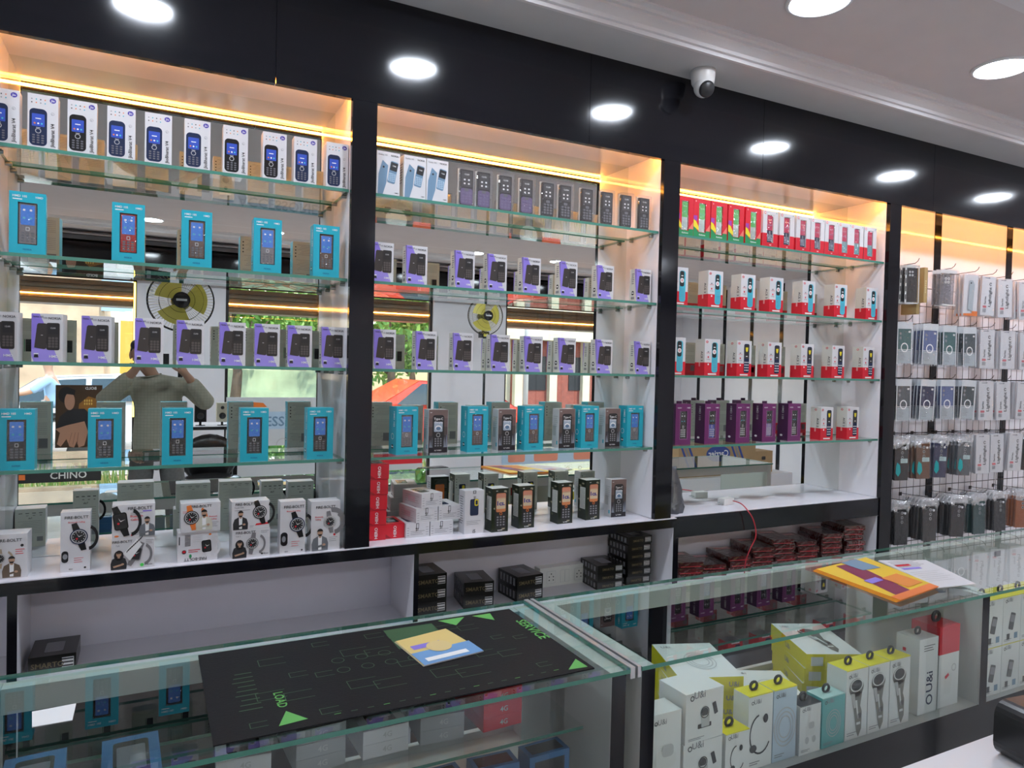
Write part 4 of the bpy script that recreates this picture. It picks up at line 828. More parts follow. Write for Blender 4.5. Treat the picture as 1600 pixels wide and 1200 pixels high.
DESC = dict(teal='bagged teal phone case with white ring', blue='bagged blue phone case with white ring', slate='bagged dark phone case with white ring', grey='bagged grey phone case with white ring', navy='bagged navy phone case with white ring',
    txt='white accessory pack with sideways black lettering', cb='white-framed clear pack with black phone case', cw='wide clear pack with transparent phone case', co='white accessory pack with orange foot',
    lb='cellophane-bagged black phone case with teal sticker', lr='cellophane-bagged brown phone case with teal sticker', ln='cellophane-bagged navy phone case with teal sticker', lg='cellophane-bagged grey phone case with teal sticker', bb='cellophane-bagged plain black phone case', bn='cellophane-bagged dark teal phone case', br='cellophane-bagged rust-brown phone case')
ROWS = [('top', 402, .602, [(1420, 'cb', 3), (1477, 'cw', 3), (1514, 'co', 3), (1542, 'txt', 4), (1567, 'txt', 4), (1598, 'txt', 4)], 2.44),
        ('second', 498, .298, [(1409, 'teal', 3), (1450, 'blue', 4), (1480, 'teal', 4), (1510, 'slate', 4), (1538, 'txt', 3), (1571, 'txt', 4), (1600, 'txt', 4)], 2.44),
        ('third', 590, -.004, [(1408, 'grey', 3), (1446, 'navy', 4), (1476, 'blue', 3), (1509, 'slate', 4), (1536, 'txt', 3), (1562, 'txt', 4), (1596, 'txt', 4)], 2.44),
        ('fourth', 686, -.312, [(1403, 'lb', 4), (1437, 'lr', 4), (1466, 'ln', 4), (1503, 'lg', 4), (1530, 'txt', 3), (1553, 'txt', 4), (1582, 'txt', 3), (1606, 'bb', 3)], 2.44),
        ('lowest', 795, -.660, [(1403, 'bb', 6), (1447, 'bb', 6), (1493, 'bb', 6), (1524, 'bn', 4), (1556, 'bb', 6), (1592, 'br', 4)], 2.44)]
NT = {}
for rn_, py, zr, L, yf in ROWS:
    for i, (px, kd, cnt) in enumerate(L):
        x, _ = at(px, py+30, yf); zt = EYE+zr
        hk = MB(); hk.tube([(0, 0, 0), (0, -.19, .006), (0, -.205, .016), (0, -.212, .030)], .0018, DARKM, 6); hk.box((-.012, .0, -.014), (.012, .003, .006), DARKM)
        tag(hk.build('display_hook', loc=(x, 2.5965, zt-.004)), 'dark wire hook holding the %s hanging stack of the %s accessory row' % (ordl(i, len(L)), rn_), 'hook', 'hooks on the wire grid')
        rnd = random.Random(i*7+py)
        for k in range(cnt):
            nm = ['front pack', 'second pack back', 'third pack back', 'fourth pack back', 'fifth pack back', 'sixth pack back', 'seventh pack back'][k]
            q = spawn(PK_[kd], USED, x+rnd.uniform(-.004, .004)+.001*k, yf-.012+.0225*k, zt-.004+rnd.uniform(-.002, .001), math.radians(rnd.uniform(-3, 3) + (0 if kd != 'txt' else -3)), '%s, %s, %s stack, %s row' % (DESC[kd], nm, ordl(i, len(L)), rn_), 'packs hanging in the %s row' % rn_, 'accessory pack')
            q.rotation_euler = (0, math.radians(rnd.uniform(-2.5, 2.5)), math.radians(-17+rnd.uniform(-4, 4))); q.scale = (1.0, 1, 1.08) if kd in ('cw', 'cb') else (1.09, 1, 1.27)
# two golden packs seen edge-on in the top row
GP = mat('kraft_gold', (.42, .30, .12), .4)
for px, dz, y, t in [(1447, 0, 2.45, 'upper'), (1436, -.06, 2.50, 'lower')]:
    x, _ = at(px, 430, y); m = MB(); m.box((-.014, -.045, -.19), (.014, .045, 0), GP); F = Fr((-.014, -.045, -.19), (1, 0, 0), (0, 0, 1), (0, -1, 0)); m.lines(F, .008, .020, .12, 6, .012, mat('gold_ink', (.6, .5, .25), .4), .008)
    o = m.build('accessory_pack', loc=(x, y+.045, EYE+.600+dz)); tag(o, 'narrow gold-brown pack seen edge-on, %s of the two in the top row' % t, 'accessory pack', 'gold-brown packs')

# ------------------------------------------------------------------ glass counters
YB_, YC0 = 1.672, 1.206
CWALL = mat('counter_inner_white', (.56, .57, .55), .4)
def counter(x0, x1, zdeck, label, bays, name='glass_counter'):
    r = empty(name, ((x0+x1)/2, 1.44, 0), 0, label, 'glass counter', 'glass-topped sales counters')
    part(MB().box((x0, YC0-.012, ZC-.009), (x1, YB_, ZC), CTOP, F=GEDGE, B=GEDGE, L=GEDGE, R=GEDGE), 'glass_top', r)
    part(MB().box((x0+.01, YC0+.004, .0), (x1-.01, YB_-.01, zdeck), BLK, T=CWALL), 'base', r)
    for xx in bays: part(MB().box((xx, YC0+.002, zdeck), (xx+.036, YB_-.012, ZC-.010), CWALL, F=BLK), 'divider', r)
    for a, b in zip(bays, bays[1:]):
        part(MB().box((a+.037, YC0+.004, zdeck+.001), (b-.001, YC0+.009, ZC-.0105), CPANE), 'front_pane', r)
        part(MB().box((a+.037, YB_-.045, ZC-.060), (b-.001, YB_-.013, ZC-.0105), CWALL), 'top_rail', r)
        part(MB().box((a+.037, YB_-.030, zdeck+.001), (b-.001, YB_-.014, zdeck+.02), CWALL), 'sliding_track', r)
    return r
cL = counter(-1.30, .905, EYE-.956, 'left glass-topped counter with a black service mat on it', [-1.29, -.28, .868])
cR = counter(.935, 3.90, EYE-.956, 'right glass-topped counter full of yellow and white accessory boxes', [.945, 2.180, 3.86])
part(MB().box((.906, YC0-.01, ZC-.022), (.918, YB_, ZC+.002), ALU).box((.918, YC0+.03, ZC-.03), (.924, YB_, ZC-.008), BLK), 'edge_trim', cL)
part(MB().box((.925, YC0-.01, ZC-.022), (.934, YB_, ZC+.002), ALU), 'edge_trim', cR)
part(MB().box((-.25, 1.30, EYE-.79), (.86, 1.60, EYE-.783), GLASS, F=GEDGE, B=GEDGE), 'inner_shelf', cL)
# service mat with green print
MATB = mat('rubber_mat', (.012, .012, .014), .55, bump=.05, bscale=200, spec=.15); MG = mat('mat_green', (.12, .42, .09), .5); MGD = mat('mat_green_line', (.035, .10, .04), .5)
r = empty('service_mat', (.30, 1.425, ZC), 0, 'black repair work mat with green markings on the left glass counter', 'work mat')
m = MB(); m.box((-.20, -.200, .0005), (.535, .195, .0028), MATB); F = Fr((-.20, -.200, .0028), (1, 0, 0), (0, 1, 0), (0, 0, 1)); w, h = .735, .395
m.pg(F, [(w-.010, .010), (w-.055, .014), (w-.012, .055)], MG); m.pg(F, [(.105, .02), (.155, .026), (.125, .070)], MG); m.pg(F, [(w-.20, h-.01), (w-.17, h-.055), (w-.13, h-.01)], MG); m.pg(F, [(w-.11, h-.012), (w-.06, h-.012), (w-.07, h-.06)], MG)
m.tx(F, 'SERVICE', .036, w-.026, h-.085, MG, rot=-math.pi/2, al='l'); m.tx(F, 'LOAD', .024, .115, .15, MG, rot=-math.pi/2, al='l')
m.rect(F, w-.34, h-.14, w-.22, h-.02, MGD)
for i in range(26):
    a = .06+.62*((i*37) % 26)/26; b = .03+.33*((i*11) % 17)/17; ww = .03+.04*((i*5) % 7)/7; m.rect(F, a, b, min(w-.02, a+ww), b+.0015, MGD); m.rect(F, a, b, a+.0015, min(h-.01, b+ww*.6), MGD); m.rect(F, a, min(h-.012, b+ww*.6), min(w-.02, a+ww), min(h-.0105, b+ww*.6+.0015), MGD)
for i in range(7): m.arc(F, .26+.05*(i % 4), .20+.05*(i//4), .012, .0135, MGD, n=16)
for i in range(16): m.rect(F, .20+.03*i, .022, .212+.03*i, .024, MG if i % 3 == 0 else MGD)
for i in range(9): m.rect(F, .05+.004*(i % 3), .10+.02*i, .09, .103+.02*i, MGD)
m.build('mat', r)
def sheetstack(pts, z, n, cols, name, label, cat, deco):
    m = MB(); c = Vector((sum(p[0] for p in pts)/4, sum(p[1] for p in pts)/4, z))
    for k in range(n):
        P = [(p[0]-c.x+.002*k, p[1]-c.y-.0015*k) for p in pts]
        z0, z1 = .0016*k+.0005, .0016*k+.0020
        m.poly([(a, b, z1) for a, b in P], cols[0]); 
        for i in range(4):
            a, b = P[i], P[(i+1) % 4]; m.poly([(*a, z0), (*b, z0), (*b, z1), (*a, z1)], cols[1])
    P = [Vector((a, b, 0)) for a, b in P]; u = P[1]-P[0]; v = P[3]-P[0]
    F = Fr((P[0].x, P[0].y, z1), u, v, (0, 0, 1)); deco(m, F); return tag(m.build(name, loc=(c.x, c.y, z)), label, cat)
def deco1(m, F): m.rect(F, 0, 0, 1, .45, mat('print_sky', (.16, .34, .62), .4)); m.rect(F, .1, .55, .6, .7, PUR); m.el(F, .5, .5, .2, .2, mat('print_sand', (.70, .55, .25), .4), .001); m.rect(F, .1, .08, .8, .2, WTXT, .001)
sheetstack([(.512, 1.372), (.655, 1.392), (.628, 1.548), (.497, 1.520)], ZC+.003, 2, (mat('leaflet_yellow', (.72, .55, .20), .4), PWH), 'leaflet', 'small yellow and blue leaflet lying on the black work mat', 'leaflet', deco1)
def deco2(m, F): m.pg(F, [(.1, .05), (.45, .0), (.75, .9), (.4, .95)], mat('print_wine', (.20, .01, .06), .4)); m.rect(F, 0, 0, 1, .10, ORG, .0008); m.rect(F, .55, .15, .95, .45, mat('print_flame', (.75, .25, .03), .4), .0012); m.pg(F, [(.6, .7), (.98, .65), (.98, .98), (.6, .98)], LBL, .0012); m.rect(F, .2, .4, .5, .5, PUR, .0014)
sheetstack([(1.845, 1.248), (2.075, 1.285), (2.170, 1.595), (1.885, 1.560)], ZC+.0005, 5, (mat('magazine_yellow', (.78, .52, .03), .35), ORG), 'magazine', 'yellow and orange magazines lying on the right glass counter', 'magazine', deco2)
def deco3(m, F): m.lines(F, .1, .9, .9, 5, .05, INKG, .012); m.rect(F, .1, .72, .5, .78, RED, .0006); m.rect(F, .1, .60, .6, .66, PUR, .0006); m.lines(F, .1, .9, .5, 6, .06, INKL, .010)
sheetstack([(2.085, 1.285), (2.235, 1.262), (2.36, 1.50), (2.20, 1.560)], ZC+.0005, 2, (PWH, PWH), 'printed_sheet', 'white printed sheets beside the yellow magazines on the right counter', 'paper', deco3)
# ------------------------------------------------------------------ boxes inside the right counter
UY = mat('carton_yellow', (.80, .70, .02), .35); UW = mat('carton_white', (.74, .74, .73), .35); LOOP = mat('hang_tab_black', (.02, .02, .02), .5)
CH = mat('print_chrome', (.20, .19, .17), .25); GR2 = mat('print_graphite', (.05, .05, .055), .3)
def pic(m, F, kd, cx, cy, s, l=.0008):
    if kd == 'car':
        m.el(F, cx-.02*s, cy+.30*s, .17*s, .15*s, CH, l); m.el(F, cx-.02*s, cy+.34*s, .13*s, .09*s, INK, l+.0004); m.pg(F, [(cx-.15*s, cy+.25*s), (cx+.12*s, cy+.22*s), (cx+.08*s, cy), (cx+.12*s, cy-.1*s), (cx+.12*s, cy-.38*s), (cx+.05*s, cy-.5*s), (cx, cy-.4*s), (cx-.06*s, cy-.1*s)], CH, l)
        m.arc(F, cx-.02*s, cy+.34*s, .125*s, .150*s, LB, l=l+.0006, n=18, sy=.7); m.pg(F, [(cx-.15*s, cy+.22*s), (cx-.06*s, cy+.21*s), (cx-.02*s, cy-.02*s), (cx-.07*s, cy-.02*s)], INKL, l+.0004); m.pg(F, [(cx+.02*s, cy-.12*s), (cx+.11*s, cy-.12*s), (cx+.11*s, cy-.2*s), (cx, cy-.2*s)], INK, l+.0004)
        m.rect(F, cx, cy-.3*s, cx+.09*s, cy-.26*s, LB, l+.0004); m.pg(F, [(cx-.04*s, cy+.1*s), (cx+.0*s, cy+.1*s), (cx+.05*s, cy-.2*s), (cx+.02*s, cy-.2*s)], LB, l+.0004)
    if kd == 'bank': m.rr(F, cx-.10*s, cy-.20*s, cx+.10*s, cy+.20*s, .03*s, GR2, l, rot=-.25); m.rr(F, cx-.07*s, cy-.02*s, cx+.10*s, cy+.15*s, .02*s, INKG, l+.0004, rot=-.25); m.rect(F, cx+.10*s, cy-.42*s, cx+.24*s, cy-.28*s, LBL, l); m.rect(F, cx-.20*s, cy-.42*s, cx-.08*s, cy-.28*s, INK, l)
    if kd == 'cable':
        for k in range(3): m.arc(F, cx, cy, (.12+.05*k)*s, (.135+.05*k)*s, INKL, l=l+.0001*k, sy=1.3)
    if kd == 'holder': m.el(F, cx, cy+.12*s, .10*s, .10*s, GR2, l); m.rr(F, cx-.2*s, cy-.22*s, cx+.2*s, cy-.12*s, .02*s, GR2, l); m.rr(F, cx-.10*s, cy-.20*s, cx+.14*s, cy+.05*s, .02*s, INKL, l+.0003); m.rr(F, cx+.25*s, cy+.02*s, cx+.36*s, cy+.30*s, .02*s, GR2, l, rot=.3); m.arc(F, cx, cy+.12*s, .11*s, .13*s, INK, l=l+.0004)
    if kd == 'pods': m.rr(F, cx-.16*s, cy-.1*s, cx+.16*s, cy+.14*s, .09*s, LB, l); m.rr(F, cx-.06*s, cy+.05*s, cx+.12*s, cy+.2*s, .05*s, INKL, l+.0004); m.el(F, cx-.1*s, cy-.2*s, .06*s, .08*s, INKL, l+.0004); m.el(F, cx+.12*s, cy-.2*s, .06*s, .08*s, INKL, l+.0004)
    if kd == 'ear':
        m.arc(F, cx, cy, .20*s, .22*s, INK, 100, 330, l, 16, 1.4); m.el(F, cx-.14*s, cy-.20*s, .07*s, .06*s, GR2, l+.0003); m.el(F, cx+.10*s, cy+.22*s, .05*s, .07*s, GR2, l+.0003)
    if kd == 'adapter': m.rr(F, cx-.12*s, cy-.3*s, cx+.10*s, cy+.10*s, .02*s, LB, l, rot=-.1); m.rr(F, cx-.10*s, cy+.0*s, cx+.02*s, cy+.06*s, .01*s, RED, l+.0004, rot=.5); m.arc(F, cx+.16*s, cy+.16*s, .05*s, .07*s, INKL, l=l)
def tab(m, x, y, z, s=1):
    V = [(x+.011*s*math.cos(t), y, z+.010*s+.010*s*math.sin(t)) for t in [math.pi*k/6-math.pi/2 for k in range(13)]]
    m.tube(V, .0035*s, LOOP, 6)
def upbox(w, h, d, kd, top=UY, loop=True, body=UW, side=None, txt='U&i', name='accessory_box', sc=None, pcol=None):
    f = frames(w, h, d); m = shell(w, h, d, body, T=top, **(dict(L=side) if side else {})); F = f['F']
    m.tx(F, txt, w*.20, w*.36, h*.88, INKG, al='c'); m.arc(F, w*.16, h*.90, w*.035, w*.055, INK, l=.0006, n=12); pic(m, F, kd, w*.5, h*.46, sc or h*.9)
    m.lines(F, w*.08, w*.5, h*.10, 2, h*.03, INKG, h*.012, .0006); m.rect(F, 0, h*.985, w, h, top, .0004)
    if loop: tab(m, 0, d*.0, h)
    return m.build(name)
def flatbox(w, h, d, kd, band=UY):
    f = frames(w, h, d); m = shell(w, h, d, band, T=UW); T = f['T']; m.tx(T, 'U&i', .018, w*.18, d*.86, INKG); pic(m, T, kd, w*.55, d*.45, d*.8)
    m.rect(f['F'], w*.08, h*.2, w*.3, h*.8, UW); m.tx(f['F'], 'U&i', h*.5, w*.85, h*.3, INKG); m.tx(f['L'], 'U&i', h*.5, d*.5, h*.3, INKG); return m.build('accessory_box')
ZD = EYE-.955
def cbox(proto, x, y, z, rz, label, group='boxes inside the right glass counter'): return spawn(proto, USED, x, y, z, math.radians(rz), label, group, 'accessory box')
b1 = upbox(.085, .20, .06, 'pods', UW, False)
for k in range(1): cbox(b1, 1.030, 1.255, ZD, 0, 'tall white earbud box at the left end of the right counter')
hb = upbox(.115, .115, .09, 'holder', UW, False); cbox(hb, 1.137, 1.268, ZD, 0, 'white phone-holder box, lower of two stacked at the left counter end'); cbox(hb, 1.137, 1.268, ZD+.1155, 2, 'white phone-holder box, upper of two stacked at the left counter end')
eb = upbox(.075, .115, .06, 'ear', UY, True); cbox(eb, 1.240, 1.250, ZD, 0, 'small yellow-edged earphone box standing below the yellow stack')
fbx = flatbox(.17, .036, .22, 'cable')
for k in range(5): cbox(fbx, 1.32, 1.475-.004*k, ZD+.0365*k, -28+2*k, 'flat yellow-sided cable box, %s in the left yellow stack' % ['bottom', 'second up', 'third up', 'fourth up', 'topmost'][k])
e2 = upbox(.080, .180, .05, 'ear', UY); cbox(e2, 1.330, 1.262, ZD, 0, 'tall yellow-topped earphone box, left of a touching pair'); e3 = upbox(.080, .180, .05, 'cable', UY, body=mat('carton_ice', (.50, .60, .70), .35)); cbox(e3, 1.413, 1.262, ZD, 0, 'tall yellow-topped pale blue cable box, right of a touching pair')
e4 = upbox(.075, .125, .05, 'pods', mat('carton_dark', (.04, .04, .05), .3)); cbox(e4, 1.497, 1.256, ZD, 0, 'low white box with dark top beside the green cable box')
e5 = upbox(.085, .130, .05, 'cable', mat('carton_aqua', (.45, .65, .62), .35), body=mat('carton_sea', (.12, .42, .42), .35)); cbox(e5, 1.582, 1.256, ZD, 0, 'sea-green cable box standing by the counter pane')
pb = flatbox(.15, .045, .20, 'cable', mat('carton_violet', (.20, .10, .32), .35)); cbox(pb, 1.53, 1.41, ZD, -30, 'flat violet box lying behind the sea-green box'); cbox(pb, 1.54, 1.41, ZD+.0455, -26, 'flat violet box on top of another violet box')
fb2 = flatbox(.16, .042, .24, 'car')
for k in range(4): cbox(fb2, 1.78, 1.46, ZD+.0425*k, -30+2*k, 'flat yellow-sided car charger box, %s in the right yellow stack' % ['bottom', 'second up', 'third up', 'topmost'][k])
cr = upbox(.085, .185, .06, 'car', UY)
for k, x in enumerate((1.672, 1.760, 1.848)): cbox(cr, x, 1.262, ZD, 0, 'upright yellow-topped car charger box, %s of three in a row' % ['leftmost', 'middle', 'rightmost'][k])
f = frames(.085, .215, .07); m = shell(.085, .215, .07, UW); m.tx(f['F'], 'U&i', .040, .062, .060, PNV, rot=math.pi/2, al='l'); m.arc(f['F'], .050, .038, .010, .015, PNV, l=.0006, n=14); m.lines(f['F'], .02, .07, .195, 3, .007, INK, .002); m.rect(f['L'], .02, .17, .03, .18, RED); tab(m, 0, 0, .215)
cbox(m.build('accessory_box'), 1.985, 1.275, ZD, 0, 'tall plain white box with sideways blue lettering')
f = frames(.095, .235, .085); m = shell(.095, .235, .085, UW, T=RED); m.box((-.0479, -.0429, .155), (.0479, .0429, .2352), RED, skip='D'); pic(m, f['F'], 'adapter', .045, .085, .16); tab(m, 0, 0, .2352, 1.4); cbox(m.build('accessory_box'), 2.085, 1.285, ZD, 0, 'tall white adapter box with red upper part beside the black post')
pbx = upbox(.095, .146, .075, 'bank', UY)
for j in range(2):
    for k in range(6): cbox(pbx, 2.275+.0965*k, 1.265, ZD+.1465*j, 0, 'yellow-topped power bank box, %s row, %s, far counter bay' % (['lower', 'upper'][j], ordl(k, 6)), 'power bank boxes in the far counter bay')
for j in range(5):
    for k in range(2): cbox(fb2, 2.36+.19*k, 1.48, ZD+.0425*j, [3, -4][k]*(1+j % 2), 'flat car charger box behind the power banks, %s stack, %s' % (['left', 'right'][k], ['bottom', 'second up', 'third up', 'fourth up', 'topmost'][j]))
# boxes inside the left counter
BLU = mat('carton_blue', (.03, .12, .28), .35)
def mk_dark(txt):
    w, h, d = .095, .165, .05; f = frames(w, h, d); m = shell(w, h, d, BLU); F = f['F']; m.rect(F, .012, .012, w-.012, h-.012, INK, .0004); m.el(F, .05, .10, .02, .03, INKG, .0008); m.tx(F, txt, .016, .05, .03, INKL, .0008); m.rect(f['T'], .01, .008, w-.01, d-.008, PBL); return m.build('phone_box')
db = mk_dark('5G')
for k in range(9): 
    x = -.20+.118*k
    spawn(db, USED, x, 1.270, ZD, math.radians([2, -3, 1][k % 3]), 'blue-edged black phone box standing in the left counter, %s' % ordl(k, 9), 'blue and black boxes in the left counter', 'phone box')
# flat phone boxes on the inner shelf, seen through the glass top
GB = mat('carton_grey', (.36, .37, .38), .4)
for k, (x, c, t) in enumerate([(.69, RED, 'red'), (.56, GB, 'grey'), (.43, PWH, 'white'), (.30, GB, 'grey'), (.17, PWH, 'white'), (-.02, BLU, 'blue'), (-.17, BLU, 'blue')]):
    for j in range([3, 2, 2, 3, 2, 2, 2][k]):
        m = shell(.095, .028, .17, c); f = frames(.095, .028, .17); m.rr(f['T'], .018, .02, .077, .15, .008, PBL, .0006); m.rr(f['T'], .024, .04, .071, .13, .004, PKEY, .0009); m.tx(f['F'], '4G', .016, .05, .008, INKL)
        o = m.build('phone_box', loc=(x, 1.45, EYE-.7828+.0285*j)); o.rotation_euler = (0, 0, math.radians([3, -4, 2][k % 3])); tag(o, 'flat %s phone box on the left counter inner shelf, %s pile, %s' % (t, ordl(k, 7), ['lowest', 'second up', 'third up'][j]), 'phone box', 'flat boxes on the inner counter shelf')
q4 = [atz(px, py, ZC+.001) for px, py in ((50, 1136), (113, 1125), (119, 1099), (50, 1112))]; c4 = (sum(a for a, b in q4)/4, sum(b for a, b in q4)/4)  # flat white sheet added in place of window light mirrored in the glass
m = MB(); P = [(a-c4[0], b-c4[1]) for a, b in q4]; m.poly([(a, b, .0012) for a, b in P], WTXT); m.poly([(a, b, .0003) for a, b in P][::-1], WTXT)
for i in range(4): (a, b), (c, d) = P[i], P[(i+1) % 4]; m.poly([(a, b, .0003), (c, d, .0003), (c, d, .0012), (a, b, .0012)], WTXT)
tag(m.build('card', loc=(c4[0], c4[1], ZC)), 'flat white sheet added as window light reflected in the left glass counter', 'card')
# white side table and black terminal on the customer side
r = empty('side_table', (1.75, .62, 0), 0, 'white-topped table in front of the right counter, lower right corner', 'table')
part(MB().box((1.20, .30, .725), (2.6, .900, .750), mat('table_white', (.74, .73, .76), .3)), 'tabletop', r)
for a, b in ((1.24, .34), (1.24, .83), (2.53, .34), (2.53, .83)): part(MB().box((a, b, 0), (a+.035, b+.035, .7245), STEEL), 'leg', r)
r = empty('payment_terminal', (1.700, .80, .7505), math.radians(-8), 'black rounded terminal standing on the white table at the right edge', 'payment terminal')
m = MB(); P = []
for cx_, cz_, s0 in ((.115-.03, .03, -90), (.115-.03, .115-.03, 0), (-.085, .085, 90), (-.085, .03, 180)):
    for k in range(6): t = math.radians(s0+18*k); P.append((cx_+.03*math.cos(t), cz_+.03*math.sin(t)))
nP = len(P); V = [(a, -.03, b) for a, b in P]+[(a, .035, b) for a, b in P]
m.grid(V, [tuple(range(nP)), tuple(range(nP, 2*nP))[::-1]]+[(i, nP+i, nP+(i+1) % nP, (i+1) % nP) for i in range(nP)], PBL, False); m.build('body', r)
m = MB(); F = Fr((-.115, -.03, 0), (1, 0, 0), (0, 0, 1), (0, -1, 0)); m.rr(F, .03, .055, .20, .10, .006, INK, .001); keys(m, F, .04, .01, .19, .05, 5, 3, PKEY, .001); m.build('keypad', r)
# ------------------------------------------------------------------ the photographer, seen only in the mirrors
def skin_mesh(name, pts, edges, rad, mt, parent, root=0, sub=2):
    me = bpy.data.meshes.new(name); me.from_pydata([tuple(p) for p in pts], edges, []); me.update(); me.materials.append(mt)
    ob = bpy.data.objects.new(name, me); COL.objects.link(ob); ob.parent = parent
    sk = ob.modifiers.new('skin', 'SKIN')
    for i, v in enumerate(me.skin_vertices[0].data if me.skin_vertices else []): pass
    return ob, sk
def chain_body(name, nodes, edges, mt, parent, root, sub=2):
    """skinned figure grown with bmesh so that the radii are set before the modifier runs"""
    names = list(nodes); bm = bmesh.new(); lay = bm.verts.layers.skin.verify(); vs = {}
    for n_ in names:
        p, r = nodes[n_]; v = bm.verts.new(p); r = r if isinstance(r, tuple) else (r, r); v[lay].radius = r; v[lay].use_root = (n_ == root); vs[n_] = v
    for a, b in edges: bm.edges.new((vs[a], vs[b]))
    me = bpy.data.meshes.new(name); bm.to_mesh(me); bm.free(); me.materials.append(mt)
    ob = bpy.data.objects.new(name, me); COL.objects.link(ob); ob.parent = parent
    sk = ob.modifiers.new('skin', 'SKIN'); sk.use_smooth_shade = True; sk.branch_smoothing = .4
    ss = ob.modifiers.new('subdivision', 'SUBSURF'); ss.levels = ss.render_levels = sub; return ob
SHIRT = mat('shirt_checked_cloth', (.34, .33, .26), .8); 
nt = SHIRT.node_tree; tc = nt.nodes.new('ShaderNodeTexCoord'); mp = nt.nodes.new('ShaderNodeMapping'); mp.inputs['Scale'].default_value = (48, 48, 48)
bk = nt.nodes.new('ShaderNodeTexBrick'); bk.offset = 0; bk.inputs['Color1'].default_value = (.37, .36, .28, 1); bk.inputs['Color2'].default_value = (.34, .335, .26, 1); bk.inputs['Mortar'].default_value = (.25, .245, .19, 1)
bk.inputs['Mortar Size'].default_value = .04; bk.inputs['Brick Width'].default_value = 1; bk.inputs['Row Height'].default_value = 1; bk.inputs['Scale'].default_value = 1
sx = nt.nodes.new('ShaderNodeSeparateXYZ'); cb = nt.nodes.new('ShaderNodeCombineXYZ'); nt.links.new(tc.outputs['Object'], mp.inputs[0]); nt.links.new(mp.outputs[0], sx.inputs[0]); nt.links.new(sx.outputs[0], cb.inputs[0]); nt.links.new(sx.outputs[2], cb.inputs[1])
nt.links.new(cb.outputs[0], bk.inputs['Vector']); nt.links.new(bk.outputs['Color'], nt.nodes['Principled BSDF'].inputs['Base Color'])
TROU = mat('trouser_grey_cloth', (.16, .155, .15), .8, noise=.1, nscale=60)
P0 = Vector((.06, -.42, 0))
per = empty('person', P0, 0, 'man in khaki checked shirt photographing with a phone, seen in the left-bay mirror', 'person')
def W3(x, y, z): return (x-P0.x, y-P0.y, z)
body = dict(pel=(W3(.06, -.42, .90), (.11, .080)), wai=(W3(.06, -.42, 1.04), (.14, .10)), che=(W3(.065, -.41, 1.24), (.15, .105)), upc=(W3(.06, -.41, 1.34), (.125, .085)), nec=(W3(.03, -.40, 1.42), .052), ne2=(W3(.0, -.385, 1.47), .048),
  hd1=(W3(-.025, -.365, 1.515), (.060, .068)), hd2=(W3(-.035, -.360, 1.575), (.072, .085)), hd3=(W3(-.035, -.365, 1.635), (.062, .072)),
  ls=(W3(-.12, -.41, 1.36), .058), le=(W3(-.285, -.28, 1.235), .047), lw=(W3(-.085, -.085, 1.455), .029), lh=(W3(-.060, -.055, 1.500), (.034, .016)),
  rs=(W3(.24, -.41, 1.36), .058), re=(W3(.395, -.30, 1.215), .047), rw=(W3(.250, -.165, 1.420), .029), rh=(W3(.205, -.135, 1.470), (.034, .016)),
  lhp=(W3(-.03, -.42, .82), .070), lk=(W3(-.06, -.40, .48), .058), la=(W3(-.07, -.44, .09), .038), lf=(W3(-.09, -.30, .04), .034),
  rhp=(W3(.15, -.42, .82), .070), rk=(W3(.19, -.40, .48), .058), ra=(W3(.20, -.44, .09), .038), rf=(W3(.23, -.30, .04), .034))
ed = [('pel', 'wai'), ('wai', 'che'), ('che', 'upc'), ('upc', 'nec'), ('nec', 'ne2'), ('ne2', 'hd1'), ('hd1', 'hd2'), ('hd2', 'hd3'), ('upc', 'ls'), ('ls', 'le'), ('le', 'lw'), ('lw', 'lh'), ('upc', 'rs'), ('rs', 're'), ('re', 'rw'), ('rw', 'rh'),
      ('pel', 'lhp'), ('lhp', 'lk'), ('lk', 'la'), ('la', 'lf'), ('pel', 'rhp'), ('rhp', 'rk'), ('rk', 'ra'), ('ra', 'rf')]
# fingers: four curled ones and a thumb on each hand, rooted in the palm
def fingers(hand, o, u, f, s):
    """o palm centre, u up direction, f towards the phone, s sideways; adds finger chains to the body"""
    o, u, f, s = map(Vector, (o, u, f, s))
    for k in range(4):
        a = (k-1.5)*.017; L = (.070, .078, .074, .060)[k]; b = o+u*.026+s*a*.85; nm = '%s%d' % (hand, k)
        body[nm+'a'] = (tuple(b), .0095); body[nm+'b'] = (tuple(b+u*L*.45+f*.006+s*a*.2), .0090); body[nm+'c'] = (tuple(b+u*L*.70+f*.026+s*a*.25), .0082); body[nm+'d'] = (tuple(b+u*L*.72+f*.044+s*a*.25), .0072)
        ed.extend([(hand, nm+'a'), (nm+'a', nm+'b'), (nm+'b', nm+'c'), (nm+'c', nm+'d')])
    sg = 1 if hand == 'lh' else -1
    t = o+s*.030*sg; body[hand+'t1'] = (tuple(t), .011); body[hand+'t2'] = (tuple(t+s*.020*sg+u*.014+f*.004), .0095); body[hand+'t3'] = (tuple(t+s*.036*sg+u*.024-f*.002), .0080); ed.extend([(hand, hand+'t1'), (hand+'t1', hand+'t2'), (hand+'t2', hand+'t3')])
fingers('lh', body['lh'][0], (.10, .25, .96), (.55, .75, .0), (.88, -.46, 0)); fingers('rh', body['rh'][0], (-.15, .25, .95), (-.1, .98, 0), (.89, -.45, 0))
chain_body('body', body, ed, SKIN, per, 'pel')
sh = {k: (body[k][0], tuple(x+.012 for x in (body[k][1] if isinstance(body[k][1], tuple) else (body[k][1],)*2))) for k in ('pel', 'wai', 'che', 'upc', 'ls', 'le', 'rs', 're')}
